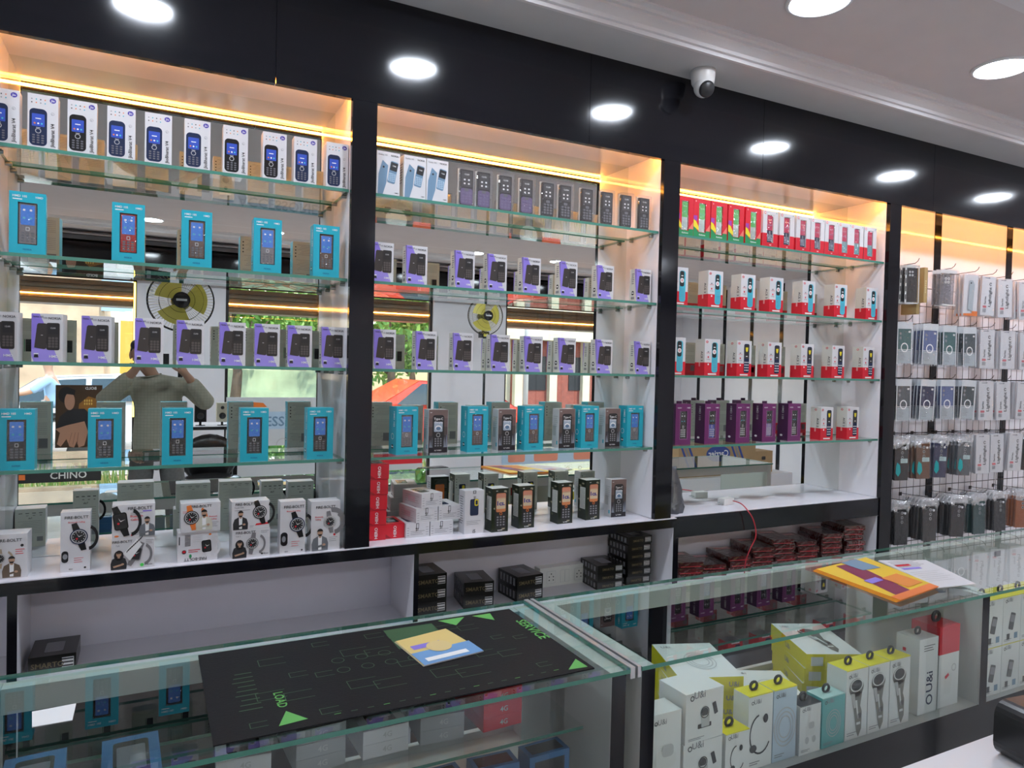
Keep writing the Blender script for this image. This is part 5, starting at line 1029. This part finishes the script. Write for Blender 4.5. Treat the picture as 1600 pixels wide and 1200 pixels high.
sh['pel'] = (W3(.06, -.42, .76), (.178, .145)); sh['wai'] = (W3(.06, -.42, 1.02), (.168, .128)); sh['che'] = (W3(.065, -.41, 1.22), (.168, .125)); sh['upc'] = (W3(.055, -.41, 1.335), (.150, .112))
sh['col'] = (W3(.030, -.400, 1.425), (.074, .070)); sh['le2'] = (W3(-.095, -.098, 1.440), .048); sh['re2'] = (W3(.258, -.172, 1.405), .048); sh['le'] = (sh['le'][0], .064); sh['re'] = (sh['re'][0], .064); sh['ls'] = (sh['ls'][0], .072); sh['rs'] = (sh['rs'][0], .072)
chain_body('shirt', sh, [('pel', 'wai'), ('wai', 'che'), ('che', 'upc'), ('upc', 'col'), ('upc', 'ls'), ('ls', 'le'), ('le', 'le2'), ('upc', 'rs'), ('rs', 're'), ('re', 're2')], SHIRT, per, 'pel')
tr = {k: (body[k][0], r) for k, r in (('pel', (.132, .108)), ('lhp', .096), ('lk', .078), ('rhp', .096), ('rk', .078))}; tr['la'] = (W3(-.07, -.44, .07), .062); tr['ra'] = (W3(.20, -.44, .07), .062)
chain_body('trousers', tr, [('pel', 'lhp'), ('lhp', 'lk'), ('lk', 'la'), ('pel', 'rhp'), ('rhp', 'rk'), ('rk', 'ra')], TROU, per, 'pel')
hc = Vector(W3(-.036, -.372, 1.612)); m = MB(); m.ball(hc+Vector((0, -.012, .022)), (.078, .088, .056), HAIR, 20, 12); m.ball(hc+Vector((0, -.034, -.02)), (.080, .070, .080), HAIR, 20, 12); m.build('hair', per)
fc = Vector(W3(-.036, -.282, 1.585)); m = MB()
for s in (-1, 1): m.ball(fc+Vector((.028*s, -.004, .004)), (.013, .008, .007), LB, 10, 8); m.ball(fc+Vector((.028*s, .002, .004)), (.006, .004, .006), INK, 8, 6); m.box(tuple(fc+Vector((.028*s-.016, -.002, .020))), tuple(fc+Vector((.028*s+.016, .006, .025))), HAIR)
m.build('eye', per)
m = MB(); m.ball(fc+Vector((0, .008, -.020)), (.012, .018, .020), SKIN, 10, 8); m.build('nose', per); m = MB(); m.ball(fc+Vector((0, -.010, -.052)), (.024, .010, .007), mat('lips', (.32, .12, .10), .5), 10, 8); m.ball(fc+Vector((0, -.006, -.040)), (.026, .008, .005), HAIR, 10, 6); m.build('mouth', per)
for s in (-1, 1): m = MB(); m.ball(hc+Vector((.074*s, .015, -.045)), (.010, .018, .030), SKIN, 10, 8); m.build('ear', per)
for s, k in ((-1, 'lf'), (1, 'rf')):
    p = Vector(body[k][0]); m = MB(); m.ball(p+Vector((0, -.06, .005)), (.045, .135, .045), PBL, 14, 8); m.build('shoe', per)
# the phone he holds, lens at its left end, just behind the viewpoint
ph = empty('smartphone', tuple(Vector((0, 0, EYE))-CF*.012), 0, 'black smartphone held up sideways by the man in the mirror', 'smartphone')
m = MB(); m.obox(CR*.062, CR*.082, CU*.037, CF*.0038, PBL); m.build('body', ph)
m = MB(); m.obox(CR*.000+CF*.0042, CR*.013, CU*.026, CF*.0006, INKG); m.build('lens_panel', ph)
# ------------------------------------------------------------------ pedestal fans
FYEL = sheer('fan_blade_yellow', (.85, .80, .25), .06, .1, veil=.45, veilcol=(.70, .62, .08)); FY2 = mat('fan_yellow', (.62, .55, .10), .4)
def fan(x, y, zc, rad, label):
    r = empty('pedestal_fan', (x, y, 0), 0, label, 'fan', 'yellow and black pedestal fans'); c = (0, 0, zc)
    m = MB(); m.lathe([(.20, 0), (.20, .02), (.05, .05), (0, .05)], PBL, (0, 0, 0), n=28); m.build('base', r)
    m = MB(); m.tube([(0, 0, .04), (0, 0, zc-rad*.95)], .017, PBL, 12); m.tube([(0, 0, zc-rad*1.35), (0, 0, zc-rad*1.02)], .026, PBL, 12); m.build('pole', r)
    m = MB(); m.box((-.05, -.10, zc-rad*1.15), (.05, .02, zc-rad*.82), PBL); m.box((-.03, .021, zc-rad*1.08), (.03, .026, zc-rad*.93), FY2); m.lathe([(.018, 0), (.018, .012), (0, .014)], INK, (0, .02, zc-rad*.88), (0, 1, 0), 14); m.build('control_box', r)
    m = MB(); m.lathe([(.05, -.16), (.07, -.10), (.06, -.03), (0, -.03)], PBL, c, (0, 1, 0), 20); m.tube([(0, -.07, zc-.04), (0, -.06, zc-rad*.85)], .02, PBL, 8); m.build('motor', r)
    m = MB()
    for k in range(3):
        a0 = k*2*math.pi/3; V = []; 
        for i in range(7):
            for j in range(8):
                rr_ = .05+(rad*.80-.05)*i/6; t = a0+(-.55+1.45*j/7)*(1 if i else .7); V.append((rr_*math.cos(t), .01+.035*math.sin((j/7-.5)*1.6), zc+rr_*math.sin(t)))
        m.grid(V, [(i*8+j, i*8+j+1, (i+1)*8+j+1, (i+1)*8+j) for i in range(6) for j in range(7)], FY2)
    m.build('blade', r)
    m = MB()
    for rr_, yy, th in ((rad, .0, .006), (rad*.98, .02, .003), (rad*.66, .072, .0015), (rad*.4, .088, .0015), (rad*.66, -.05, .0015)):
        m.tube([(rr_*math.cos(t), yy, zc+rr_*math.sin(t)) for t in [2*math.pi*k/40 for k in range(41)]], th, PBL, 6)
    for k in range(60):
        t = 2*math.pi*k/60; m.tube([(q*math.cos(t), yy, zc+q*math.sin(t)) for q, yy in ((rad*.22, .092), (rad*.6, .080), (rad*.9, .05), (rad, .005))], .0011, FY2, 4); m.tube([(q*math.cos(t), yy, zc+q*math.sin(t)) for q, yy in ((rad*.2, -.07), (rad*.7, -.05), (rad, -.005))], .0011, PBL, 4)
    m.build('guard', r)
    m = MB(); m.lathe([(rad*.26, .088), (rad*.26, .098), (.0, .102)], PBL, c, (0, 1, 0), 28); F = Fr((rad*.24, .1035, zc), (-1, 0, 0), (0, 0, 1), (0, 1, 0)); m.rect(F, rad*.08, -.008, rad*.40, .008, INKL, .0); m.build('badge', r); return r
x, z = at(283, 470, 5.26+.74); fan(x, -.74, z, .232, 'pedestal fan with yellow blades mirrored above the man in the left bay')
x, z = at(757, 494, 5.26+3.15); fan(x, -3.12, z, .245, 'pedestal fan with yellow blades mirrored in the middle bay')
# ------------------------------------------------------------------ shop window posters and small things near the front wall
def vat(px, py, Y): return at(px, py, 2*YM-Y)     # mirror image pixel -> world point on the plane y = Y
YP = -3.585
def panel(name, a, b, col, label, cat, deco, dy=0, y=YP):
    (x0, z0), (x1, z1) = vat(*a, y+dy), vat(*b, y+dy); x0, x1 = min(x0, x1), max(x0, x1); z0, z1 = min(z0, z1), max(z0, z1); w, h = x1-x0, z1-z0
    m = MB().box((-w/2, -.004, 0), (w/2, .0, h), col); F = Fr((w/2, 0, 0), (-1, 0, 0), (0, 0, 1), (0, 1, 0)); deco(m, F, w, h)
    return tag(m.build(name, loc=((x0+x1)/2, y+dy, z0)), label, cat)
DIMS = mat('poster_dark_brown', (.06, .03, .012), .4); ARM = mat('poster_skin', (.42, .22, .14), .5)
def d_man(m, F, w, h):
    # generic model leaning with a raised hand; drawn with x running from the viewer's right
    X = lambda a: w*(1-a); pg = lambda P, mt, l: m.pg(F, [(X(a), h*b) for a, b in P][::-1], mt, l)
    pg([(.45, .35), (1, .30), (1, .75), (.7, .82), (.5, .70)], mat('poster_amber', (.28, .12, .02), .4), .001)
    for k in range(8): m.el(F, X(.62+.05*(k % 4)), h*(.70+.05*(k//4)), w*.015, h*.02, mat('poster_lights', (.75, .50, .12), .4), .002, 8)
    pg([(0, .28), (.1, .50), (.3, .62), (.62, .62), (.85, .45), (.9, .30), (.3, .22)], INK, .002); m.el(F, X(.30), h*.74, w*.11, h*.14, ARM, .004, 24); m.el(F, X(.22), h*.84, w*.16, h*.13, HAIR, .003, 24); pg([(.2, .86), (.4, .84), (.42, .92), (.25, .97)], HAIR, .005)
    pg([(.0, .30), (.25, .36), (.62, .42), (.70, .25), (.62, .03), (.50, .0), (.46, .10), (.40, .0), (.30, .02), (.24, .14), (.12, .02), (.04, .06), (.10, .24)], ARM, .006)
    for k in range(3): pg([(.28+.09*k, .05), (.29+.09*k, .05), (.36+.07*k, .24), (.35+.07*k, .24)], mat('poster_skin_line', (.22, .10, .07), .5), .008)
    m.tx(F, 'BOLD', h*.06, X(.75), h*.93, WTXT, .002, al='c', rot=0)
panel('poster', (86, 700), (160, 602), DIMS, 'window poster of a dark-haired man reaching towards the viewer, mirrored', 'poster', d_man)
def d_chino(m, F, w, h): m.tx(F, 'UNINU', h*.75, w*.40, h*.30, LB, .002); m.rect(F, w*.86, h*.3, w*.98, h*.75, ORG, .002)
WPOST = mat('poster_white', (.60, .62, .64), .5); WBLUE = mat('poster_pale_blue', (.45, .60, .75), .5)
panel('poster', (8, 757), (158, 733), INK, 'black banner with big white letters low on the street window, mirrored', 'poster', lambda m, F, w, h: m.tx(F, 'CHINO', h*.85, w*.35, h*.30, LB, .002, sx=-1) or m.rect(F, w*.80, h*.3, w*.97, h*.75, ORG, .002), .006)
def d_ess(m, F, w, h):
    m.rect(F, 0, h*.60, w, h*.82, WBLUE, .001); m.tx(F, 'ACCESSORIES', h*.17, w*.5, h*.64, LBL, .003, sx=-1)
    for k in range(2): m.arc(F, w*(.45-.2*k), h*.40, w*.06, w*.07, INKL, l=.002, n=18)
    m.rr(F, w*.15, h*.15, w*.30, h*.35, w*.02, INKL, .002); m.pg(F, [(w*.6, h*.86), (w*.9, h*.84), (w*.85, h*.95), (w*.65, h*.93)], ORG, .002)
panel('poster', (352, 748), (512, 621), WPOST, 'white accessories poster filling the lower part of the second street window, mirrored', 'poster', d_ess)
def d_blue(m, F, w, h):
    for a, b in ((.1, .35), (.5, .72), (.80, .95)): m.rr(F, w*a, h*.45, w*b, h*.85, h*.1, mat('poster_coral', (.75, .28, .18), .4), .002)
    m.tx(F, 'SALE', h*.2, w*.4, h*.12, LBL, .002)
panel('poster', (784, 740), (952, 697), WBLUE, 'pale blue poster with coral shapes on the right-hand street window, mirrored', 'poster', d_blue)
panel('poster', (583, 760), (660, 702), WPOST, 'pale poster in the lower part of the third street window, mirrored', 'poster', lambda m, F, w, h: (m.rect(F, 0, h*.6, w, h*.9, RED, .001), m.rect(F, w*.1, h*.2, w*.8, h*.4, PUR, .001)))
(x0, z0), (x1, z1) = vat(232, 462, -3.59), vat(252, 447, -3.59)
r = empty('wall_socket', ((x0+x1)/2, -3.5995, (z0+z1)/2), 0, 'white switch socket on the wall between the street windows, mirrored', 'socket'); m = MB(); m.box((-.085, 0, -.045), (.085, .012, .045), SWP); m.build('plate', r)
m = MB(); F = Fr((.085, .0125, -.045), (-1, 0, 0), (0, 0, 1), (0, 1, 0)); m.el(F, .05, .05, .012, .012, INK); m.rect(F, .10, .03, .13, .065, INKL); m.build('switch', r)
# small table with two speakers by the wall, mirrored in the left bay
(xt, zt) = vat(318, 664, -1.9); r = empty('wall_shelf', (xt+.02, -1.9, 0), 0, 'narrow black-edged shelf table with speakers on it, mirrored in the left bay', 'table')
part(MB().box((xt-.28, -2.2, zt-.03), (xt+.32, -1.7, zt), INK, T=WHTM), 'tabletop', r); part(MB().box((xt+.24, -1.76, 0), (xt+.28, -1.72, zt-.031), PBL), 'leg', r); part(MB().box((xt-.26, -1.76, 0), (xt-.22, -1.72, zt-.031), PBL), 'leg', r); part(MB().box((xt+.24, -2.16, 0), (xt+.28, -2.12, zt-.031), PBL), 'leg', r); part(MB().box((xt-.26, -2.16, 0), (xt-.22, -2.12, zt-.031), PBL), 'leg', r)
for k, (px, c, nm) in enumerate([(313, PBL, 'black'), (347, mat('speaker_cream', (.6, .58, .45), .4), 'cream')]):
    xs_, _ = vat(px, 650, -1.85); r = empty('desk_speaker', (xs_, -1.85, zt), 0, 'small %s desk speaker on the black-edged shelf, mirrored' % nm, 'speaker')
    m = MB(); m.box((-.05, -.04, .035), (.05, .04, .21), c); m.build('cabinet', r); m = MB(); m.lathe([(.03, 0), (.028, .006), (0, .008)], INK, (0, .04, .09), (0, 1, 0), 18); m.lathe([(.016, 0), (.014, .004), (0, .005)], INK, (0, .04, .165), (0, 1, 0), 14); m.build('driver', r)
    MB().box((-.01, -.01, 0.004), (.01, .01, .035), PBL).box((-.04, -.03, 0), (.04, .03, .004), PBL).build('foot', r)
xs_, zs_ = vat(330, 690, -1.5); r = empty('office_chair', (xs_, -1.45, 0), 0, 'black office chair beside the speaker shelf, mirrored in the left bay', 'chair')
m = MB(); m.ball((0, 0, .50), (.26, .25, .05), PBL, 20, 8); m.build('seat', r); m = MB(); m.ball((0, -.24, zs_-.17), (.24, .05, .22), PBL, 20, 12); m.build('backrest', r)
m = MB(); m.tube([(0, 0, .08), (0, 0, .47)], .025, STEEL, 10); m.tube([(0, -.1, .46), (0, -.27, .55), (0, -.27, .75)], .018, PBL, 8); m.build('column', r)
for k in range(5):
    t = 2*math.pi*k/5; m = MB(); m.tube([(0, 0, .09), (.27*math.cos(t), .27*math.sin(t), .06)], .018, PBL, 8); m.ball((.27*math.cos(t), .27*math.sin(t), .028), .028, INK, 10, 8); m.build('leg', r)
# air conditioner carton, its printed side towards the cabinets
KRAFT = mat('kraft_carton', (.42, .28, .14), .6, noise=.05); CBL = mat('carton_print_blue', (.03, .07, .30), .4)
(xa, za), (xb, zb_) = vat(1075, 712, -.55), vat(1168, 690, -.55)
r = empty('air_conditioner_carton', ((xa+xb)/2, -.72, 0), 0, 'brown air conditioner carton with blue oval logo, mirrored under the plum boxes', 'carton')
wd = abs(xb-xa)+.25; hz = zb_; m = MB(); m.box((-wd/2, -.17, hz-.36), (wd/2, .17, hz), KRAFT); m.build('carton', r); m = MB(); F = Fr((wd/2, .17, hz-.36), (-1, 0, 0), (0, 0, 1), (0, 1, 0))
m.el(F, wd*.5, .24, .17, .085, CBL, .001, 32); m.tx(F, 'Carrier', .095, wd*.5, .212, WTXT, .002)
for a in (.10, .74):
    for k, mt in enumerate((CBL, INKG, CBL)): m.pg(F, [(wd*a+.05*k, .04), (wd*a+.05*k+.03, .04), (wd*a+.05*k+.17, .34), (wd*a+.05*k+.14, .34)], mt, .001)
m.build('printed_side', r)
r2 = empty('storage_rack', ((xa+xb)/2, -.72, 0), 0, 'low white storage cabinet carrying the air conditioner carton', 'cabinet'); m = MB(); m.box((-wd/2-.1, -.25, .05), (wd/2+.5, .25, hz-.361), WHTM); m.build('body', r2); MB().box((-wd/2-.08, -.22, 0), (wd/2+.48, .22, .05), PBL).build('plinth', r2)
MB().box((.0, .2505, .10), (.004, .252, hz-.42), INKG).build('door_gap', r2)
m = MB(); m.box((-.14, -.12, 0), (.14, .12, .24), KRAFT); F = Fr((.14, .12, 0), (-1, 0, 0), (0, 0, 1), (0, 1, 0)); m.rr(F, .11, .14, .17, .18, .01, INK); tag(m.build('carton', loc=((xa+xb)/2+wd/2+.18, -.72, hz-.3605)), 'small plain brown carton beside the air conditioner carton, mirrored', 'carton')
# ------------------------------------------------------------------ the street outside
ROAD = mat('asphalt', (.22, .20, .18), .9, noise=.15, nscale=3); GRASS = mat('grass_verge', (.10, .16, .04), .9, noise=.4, nscale=5); SOIL = mat('dry_soil', (.30, .20, .12), .95, noise=.3, nscale=4)
struct(MB().box((-25, -30, -.30), (32, YFR-.20, -.12), SOIL), 'ground'); 
st = MB().box((-25, -12.2, -.12), (32, -6.2, -.10), ROAD); struct(st, 'road')
m = MB(); rn = random.Random(11)
for i in range(5200):
    x = rn.uniform(-8, 9); y = rn.uniform(-5.9, -4.2); h = rn.uniform(.10, .42); a = rn.uniform(0, 6.28); w = .012
    m.poly([(x-w*math.cos(a), y-w*math.sin(a), -.12), (x+w*math.cos(a), y+w*math.sin(a), -.12), (x+rn.uniform(-.08, .08), y+rn.uniform(-.08, .08), -.12+h)], mat('grass_blade', (.13, .26, .05), .7) if i % 3 else mat('dry_blade', (.35, .33, .12), .8))
o = m.build('grass'); o['kind'] = 'stuff'; tag(o, 'green and dry grass growing between the shop window and the road', 'grass')
def wallbit(name, x0, x1, y, z1, c, label, cat, extra=None, d=.4):
    r = empty(name, ((x0+x1)/2, y, -.12), 0, label, cat); part(MB().box((x0, y-d, -.12), (x1, y, z1), c), 'wall', r)
    if extra: extra(r)
    return r
PEACH = mat('peach_stucco', (.55, .38, .25), .9, noise=.25, nscale=2.2, bump=.5, bscale=6); CRM = mat('cream_plaster', (.62, .56, .40), .9, noise=.12, nscale=1.5); SAGE = mat('sage_plaster', (.42, .50, .32), .9, noise=.3, nscale=1.2); SKYB = mat('pale_blue_paint', (.35, .50, .68), .7); RB = mat('red_brown_paint', (.28, .07, .045), .7, noise=.2)
def vx(px, Y): return vat(px, 520, Y)[0]
YBL = -13.2
wallbit('street_building', vx(-60, YBL), vx(163, YBL), YBL, 5.2, PEACH, 'rough peach-coloured building across the street, mirrored left of the man', 'building',
    lambda r: (part(MB().box((vx(158, YBL+.1), YBL, 2.6), (vx(206, YBL+.1), YBL+.12, 5.2), SKYB), 'blue_panel', r), part(MB().box((vx(188, YBL+.1), YBL-.3, -.12), (vx(208, YBL+.1), YBL+.1, 2.4), mat('ochre_paint', (.62, .36, .05), .6)), 'yellow_door', r)), 3)
wallbit('boundary_wall', vx(340, -12.9), vx(580, -12.9), -12.9, 1.35, SAGE, 'weathered sage-green boundary wall across the street', 'wall', None, .3)
wallbit('street_building', vx(400, -19), vx(560, -19), -19, 4.0, CRM, 'cream house behind the sage boundary wall', 'building', lambda r: part(MB().box((vx(440, -19), -19, .6), (vx(480, -19), -18.95, 2.6), RB), 'door', r), 3)
xb0, xb1 = vx(770, YBL), vx(1010, YBL)
def shopf(r):
    part(MB().box((xb0+.6, YBL, -.12), (xb1, YBL+.12, 2.35), RB), 'shop_front', r)
    for k in range(5): part(MB().box((xb0+.6+1.15*k, YBL+.121, -.12), (xb0+.85+1.15*k, YBL+.3, 2.5), CRM), 'column', r)
    part(MB().box((xb0, YBL+.001, 2.36), (xb1, YBL+.6, 2.55), CRM), 'ledge', r)
    for k in range(3): part(MB().box((xb0+1.0+1.5*k, YBL+.121, .9), (xb0+1.7+1.5*k, YBL+.15, 1.9), mat('dark_glass', (.03, .03, .035), .1)), 'window', r)
wallbit('street_building', xb0, xb1, YBL, 4.8, CRM, 'cream building with red-brown shop front, mirrored in the middle bay', 'building', shopf, 3)
m = MB(); x = vx(838, -10.4); m.tube([(x, -10.9, -.12), (x, -10.9, 6)], .07, mat('concrete_pole', (.5, .48, .45), .8), 10); tag(m.build('utility_pole'), 'grey concrete pole in front of the cream building', 'pole')
BKM = mat('bark', (.12, .08, .05), .9)
LEAVES = [mat('leaf_green', (.10, .24, .035), .6), mat('leaf_light_green', (.22, .38, .07), .6)]
def tree(x, y, zc, rad, seed, label, trunk=True):
    rn = random.Random(seed); r = empty('tree', (x, y, -.12), 0, label, 'tree', 'trees across the street'); m = MB()
    m.tube([(0, 0, 0), (.1, .05, (zc+.12)*.5), (0, 0, zc+.12)], [.14, .10, .05], BKM, 8)
    for k in range(7): a = k*.9; m.tube([(.05, .02, (zc+.12)*.55), (rad*.6*math.cos(a), rad*.6*math.sin(a), zc+rad*.3*math.sin(k))], [.05, .015], BKM, 6)
    m.build('trunk', r); m = MB(); blobs = [(rn.uniform(-.6, .6)*rad, rn.uniform(-.6, .6)*rad, rn.uniform(-.5, .6)*rad, rn.uniform(.35, .6)*rad) for _ in range(11)]
    for i in range(3600):
        bx, by, bz, br = blobs[i % 11]; v = Vector((rn.gauss(0, 1), rn.gauss(0, 1), rn.gauss(0, 1))).normalized()*br*rn.uniform(.75, 1.05); c = Vector((bx, by, bz+zc+.12))+v
        a = Vector((rn.gauss(0, 1), rn.gauss(0, 1), rn.gauss(0, 1))).normalized(); b = a.orthogonal().normalized(); s = rn.uniform(.06, .13)
        m.poly([c-a*s, c-b*s*.45, c+a*s, c+b*s*.45], LEAVES[i % 2])
    m.build('foliage', r); return r
def tv(px, py, Y): x, z = vat(px, py, Y); return x, z
for px, py, Y, rad, sd_, lb in [(365, 482, -11.6, 1.35, 1, 'bright green tree mirrored beside the white wall, left bay'), (488, 505, -14, 1.5, 2, 'green tree mirrored at the right end of the left bay'), (606, 505, -11.0, 1.5, 3, 'bright green tree mirrored at the left end of the middle bay'), (640, 528, -15.5, 1.5, 4, 'low green tree mirrored just above the red car')]:
    x, z = tv(px, py, Y); tree(x, Y, z, rad, sd_, lb)
# rubble in front of the boundary wall
m = MB(); rn = random.Random(4)
for k in range(150):
    x = rn.uniform(vx(352, -12.3), vx(512, -12.3)); y = rn.uniform(-12.8, -12.2); L = rn.uniform(.2, .6); a = rn.uniform(0, 3.1); z = rn.uniform(-.05, .45)*(1-abs(y+12.8)/.9); m.tube([(x, y, z), (x+L*math.cos(a), y+.1, z+L*.3*math.sin(a*3))], .018, mat('dry_wood', (.32, .18, .09), .9), 4)
for k in range(60): m.ball((rn.uniform(vx(352, -12.3), vx(512, -12.3)), rn.uniform(-12.7, -12.2), -.08), (rn.uniform(.05, .16), .1, rn.uniform(.05, .12)), SAGE if k % 2 else SOIL, 6, 4)
o = m.build('debris_heap'); o['kind'] = 'stuff'; tag(o, 'heap of dry branches and rubble against the sage boundary wall', 'debris')
# cars
TYRE = mat('tyre', (.02, .02, .02), .8); CGL = mat('car_glass', (.04, .06, .07), .05)
def car(x, y, rz, paint, label, sc=1.0):
    r = empty('car', (x, y, -.10), rz, label, 'car'); r.scale = (sc, sc, sc)
    side = [(-2.0, .30), (-2.05, .55), (-1.95, .80), (-1.1, .92), (-.55, 1.32), (.75, 1.38), (1.45, .98), (1.95, .90), (2.05, .60), (2.0, .30)]
    m = MB(); n_ = len(side); V = []
    for yy, k in ((-.80, .90), (-.84, 1), (.84, 1), (.80, .90)):
        for a, b in side: V.append((a*(1 if b < 1 else .97), yy*(1 if b < 1 else .84), b if abs(yy) > .82 else b))
    F = [tuple(range(n_))[::-1], tuple(range(3*n_, 4*n_))]+[(j*n_+i, j*n_+(i+1) % n_, (j+1)*n_+(i+1) % n_, (j+1)*n_+i) for j in range(3) for i in range(n_)]
    m.grid(V, F, paint, False); b = m.build('body', r); bv = b.modifiers.new('bevel', 'BEVEL'); bv.width = .05; bv.segments = 3; bv.limit_method = 'ANGLE'
    for s in (-1, 1):
        m = MB(); P = [(-.95, .95), (-.48, 1.27), (.10, 1.31), (.10, .95)]; Q = [(.18, .95), (.18, 1.31), (.70, 1.32), (1.20, .96)]
        for pl in (P, Q): q = [(a, s*(.858 if b_ < 1 else .735), b_) for a, b_ in pl]; m.poly(q if s < 0 else q[::-1], CGL)
        m.build('side_window', r)
        for xx in (-1.28, 1.28):
            m = MB(); m.lathe([(0, -.10), (.30, -.10), (.32, -.06), (.32, .06), (.30, .10), (0, .10)], TYRE, (xx, s*.78, .32), (0, 1, 0), 24); m.lathe([(.19, .101*s), (.17, .115*s), (0, .118*s)], ALU, (xx, s*.78, .32), (0, 1, 0), 18); m.build('wheel', r)
    m = MB(); m.poly([(-1.06, -.72, .95), (-1.06, .72, .95), (-.585, .66, 1.29), (-.585, -.66, 1.29)][::-1], CGL); m.build('windscreen', r)
    m = MB(); m.box((-2.07, -.70, .60), (-2.0, -.45, .74), LB).box((-2.07, .45, .60), (-2.0, .70, .74), LB); m.build('headlight', r); return r
car(vx(130, -8.6), -8.6, 0, mat('car_paint_white', (.72, .73, .75), .2, coat=.5), 'white car passing in the street, mirrored left of the man')
car(vx(668, -7.4)+.35, -7.4, math.pi, mat('car_paint_red', (.62, .05, .02), .2, coat=.5), 'orange-red car parked outside, mirrored at the left of the middle bay')
# scooter rider
xr = vx(58, -7.0); sc_ = empty('scooter', (xr, -7.0, -.10), 0, 'white scooter passing the shop window, mirrored at the far left', 'scooter'); WP = mat('scooter_white', (.75, .75, .76), .25)
for s in (-.62, .62): m = MB(); m.lathe([(0, -.05), (.22, -.05), (.25, 0), (.22, .05), (0, .05)], TYRE, (s, 0, .25), (0, 1, 0), 22); m.build('wheel', sc_)
m = MB(); m.tube([(-.62, 0, .28), (-.48, 0, .62), (-.40, 0, .98)], [.07, .12, .06], WP, 10); m.tube([(-.45, 0, .35), (-.15, 0, .28), (.15, 0, .34)], .09, WP, 10); m.ball((.42, 0, .55), (.42, .16, .22), WP, 16, 10); m.build('body', sc_)
m = MB(); m.ball((.30, 0, .76), (.36, .14, .07), PBL, 16, 8); m.build('seat', sc_); m = MB(); m.tube([(-.36, -.34, 1.02), (-.42, 0, 1.0), (-.36, .34, 1.02)], .018, PBL, 8); m.ball((-.52, 0, .95), (.08, .10, .09), LB, 12, 8); m.build('handlebar', sc_)
rd = empty('person', (xr+.25, -7.0, .68), 0, 'rider in light blue shirt on the white scooter, mirrored at the far left', 'person')
bd = dict(pel=((0, 0, .10), (.12, .13)), wai=((-.03, 0, .30), (.11, .14)), che=((-.08, 0, .50), (.11, .15)), nec=((-.10, 0, .64), .05), hd=((-.12, 0, .74), .075), hd2=((-.12, 0, .84), .08), ls=((-.09, -.19, .54), .055), le=((-.30, -.26, .36), .042), lh=((-.56, -.30, .31), .032), rs=((-.09, .19, .54), .055), re=((-.30, .26, .36), .042), rh=((-.56, .30, .31), .032),
  lk=((-.40, -.13, .06), .065), la=((-.42, -.13, -.34), .042), rk=((-.40, .13, .06), .065), ra=((-.42, .13, -.34), .042), lf=((-.52, -.13, -.38), .035), rf=((-.52, .13, -.38), .035))
be = [('pel', 'wai'), ('wai', 'che'), ('che', 'nec'), ('nec', 'hd'), ('hd', 'hd2'), ('che', 'ls'), ('ls', 'le'), ('le', 'lh'), ('che', 'rs'), ('rs', 're'), ('re', 'rh'), ('pel', 'lk'), ('lk', 'la'), ('la', 'lf'), ('pel', 'rk'), ('rk', 'ra'), ('ra', 'rf')]
chain_body('body', bd, be, SKIN, rd, 'pel'); bs = {k: (bd[k][0], (lambda r: (r[0]+.02, r[1]+.02) if isinstance(r, tuple) else r+.018)(bd[k][1])) for k in ('pel', 'wai', 'che', 'ls', 'le', 'rs', 're')}
chain_body('shirt', bs, [e for e in be if e[0] in bs and e[1] in bs], mat('shirt_light_blue', (.30, .48, .72), .8), rd, 'pel'); bt = {k: (bd[k][0], (lambda r: (r[0]+.025, r[1]+.025) if isinstance(r, tuple) else r+.02)(bd[k][1])) for k in ('pel', 'lk', 'la', 'rk', 'ra')}
chain_body('trousers', bt, [e for e in be if e[0] in bt and e[1] in bt], TROU, rd, 'pel'); m = MB(); m.ball((-.11, 0, .86), (.095, .09, .075), HAIR, 16, 10); m.build('hair', rd)
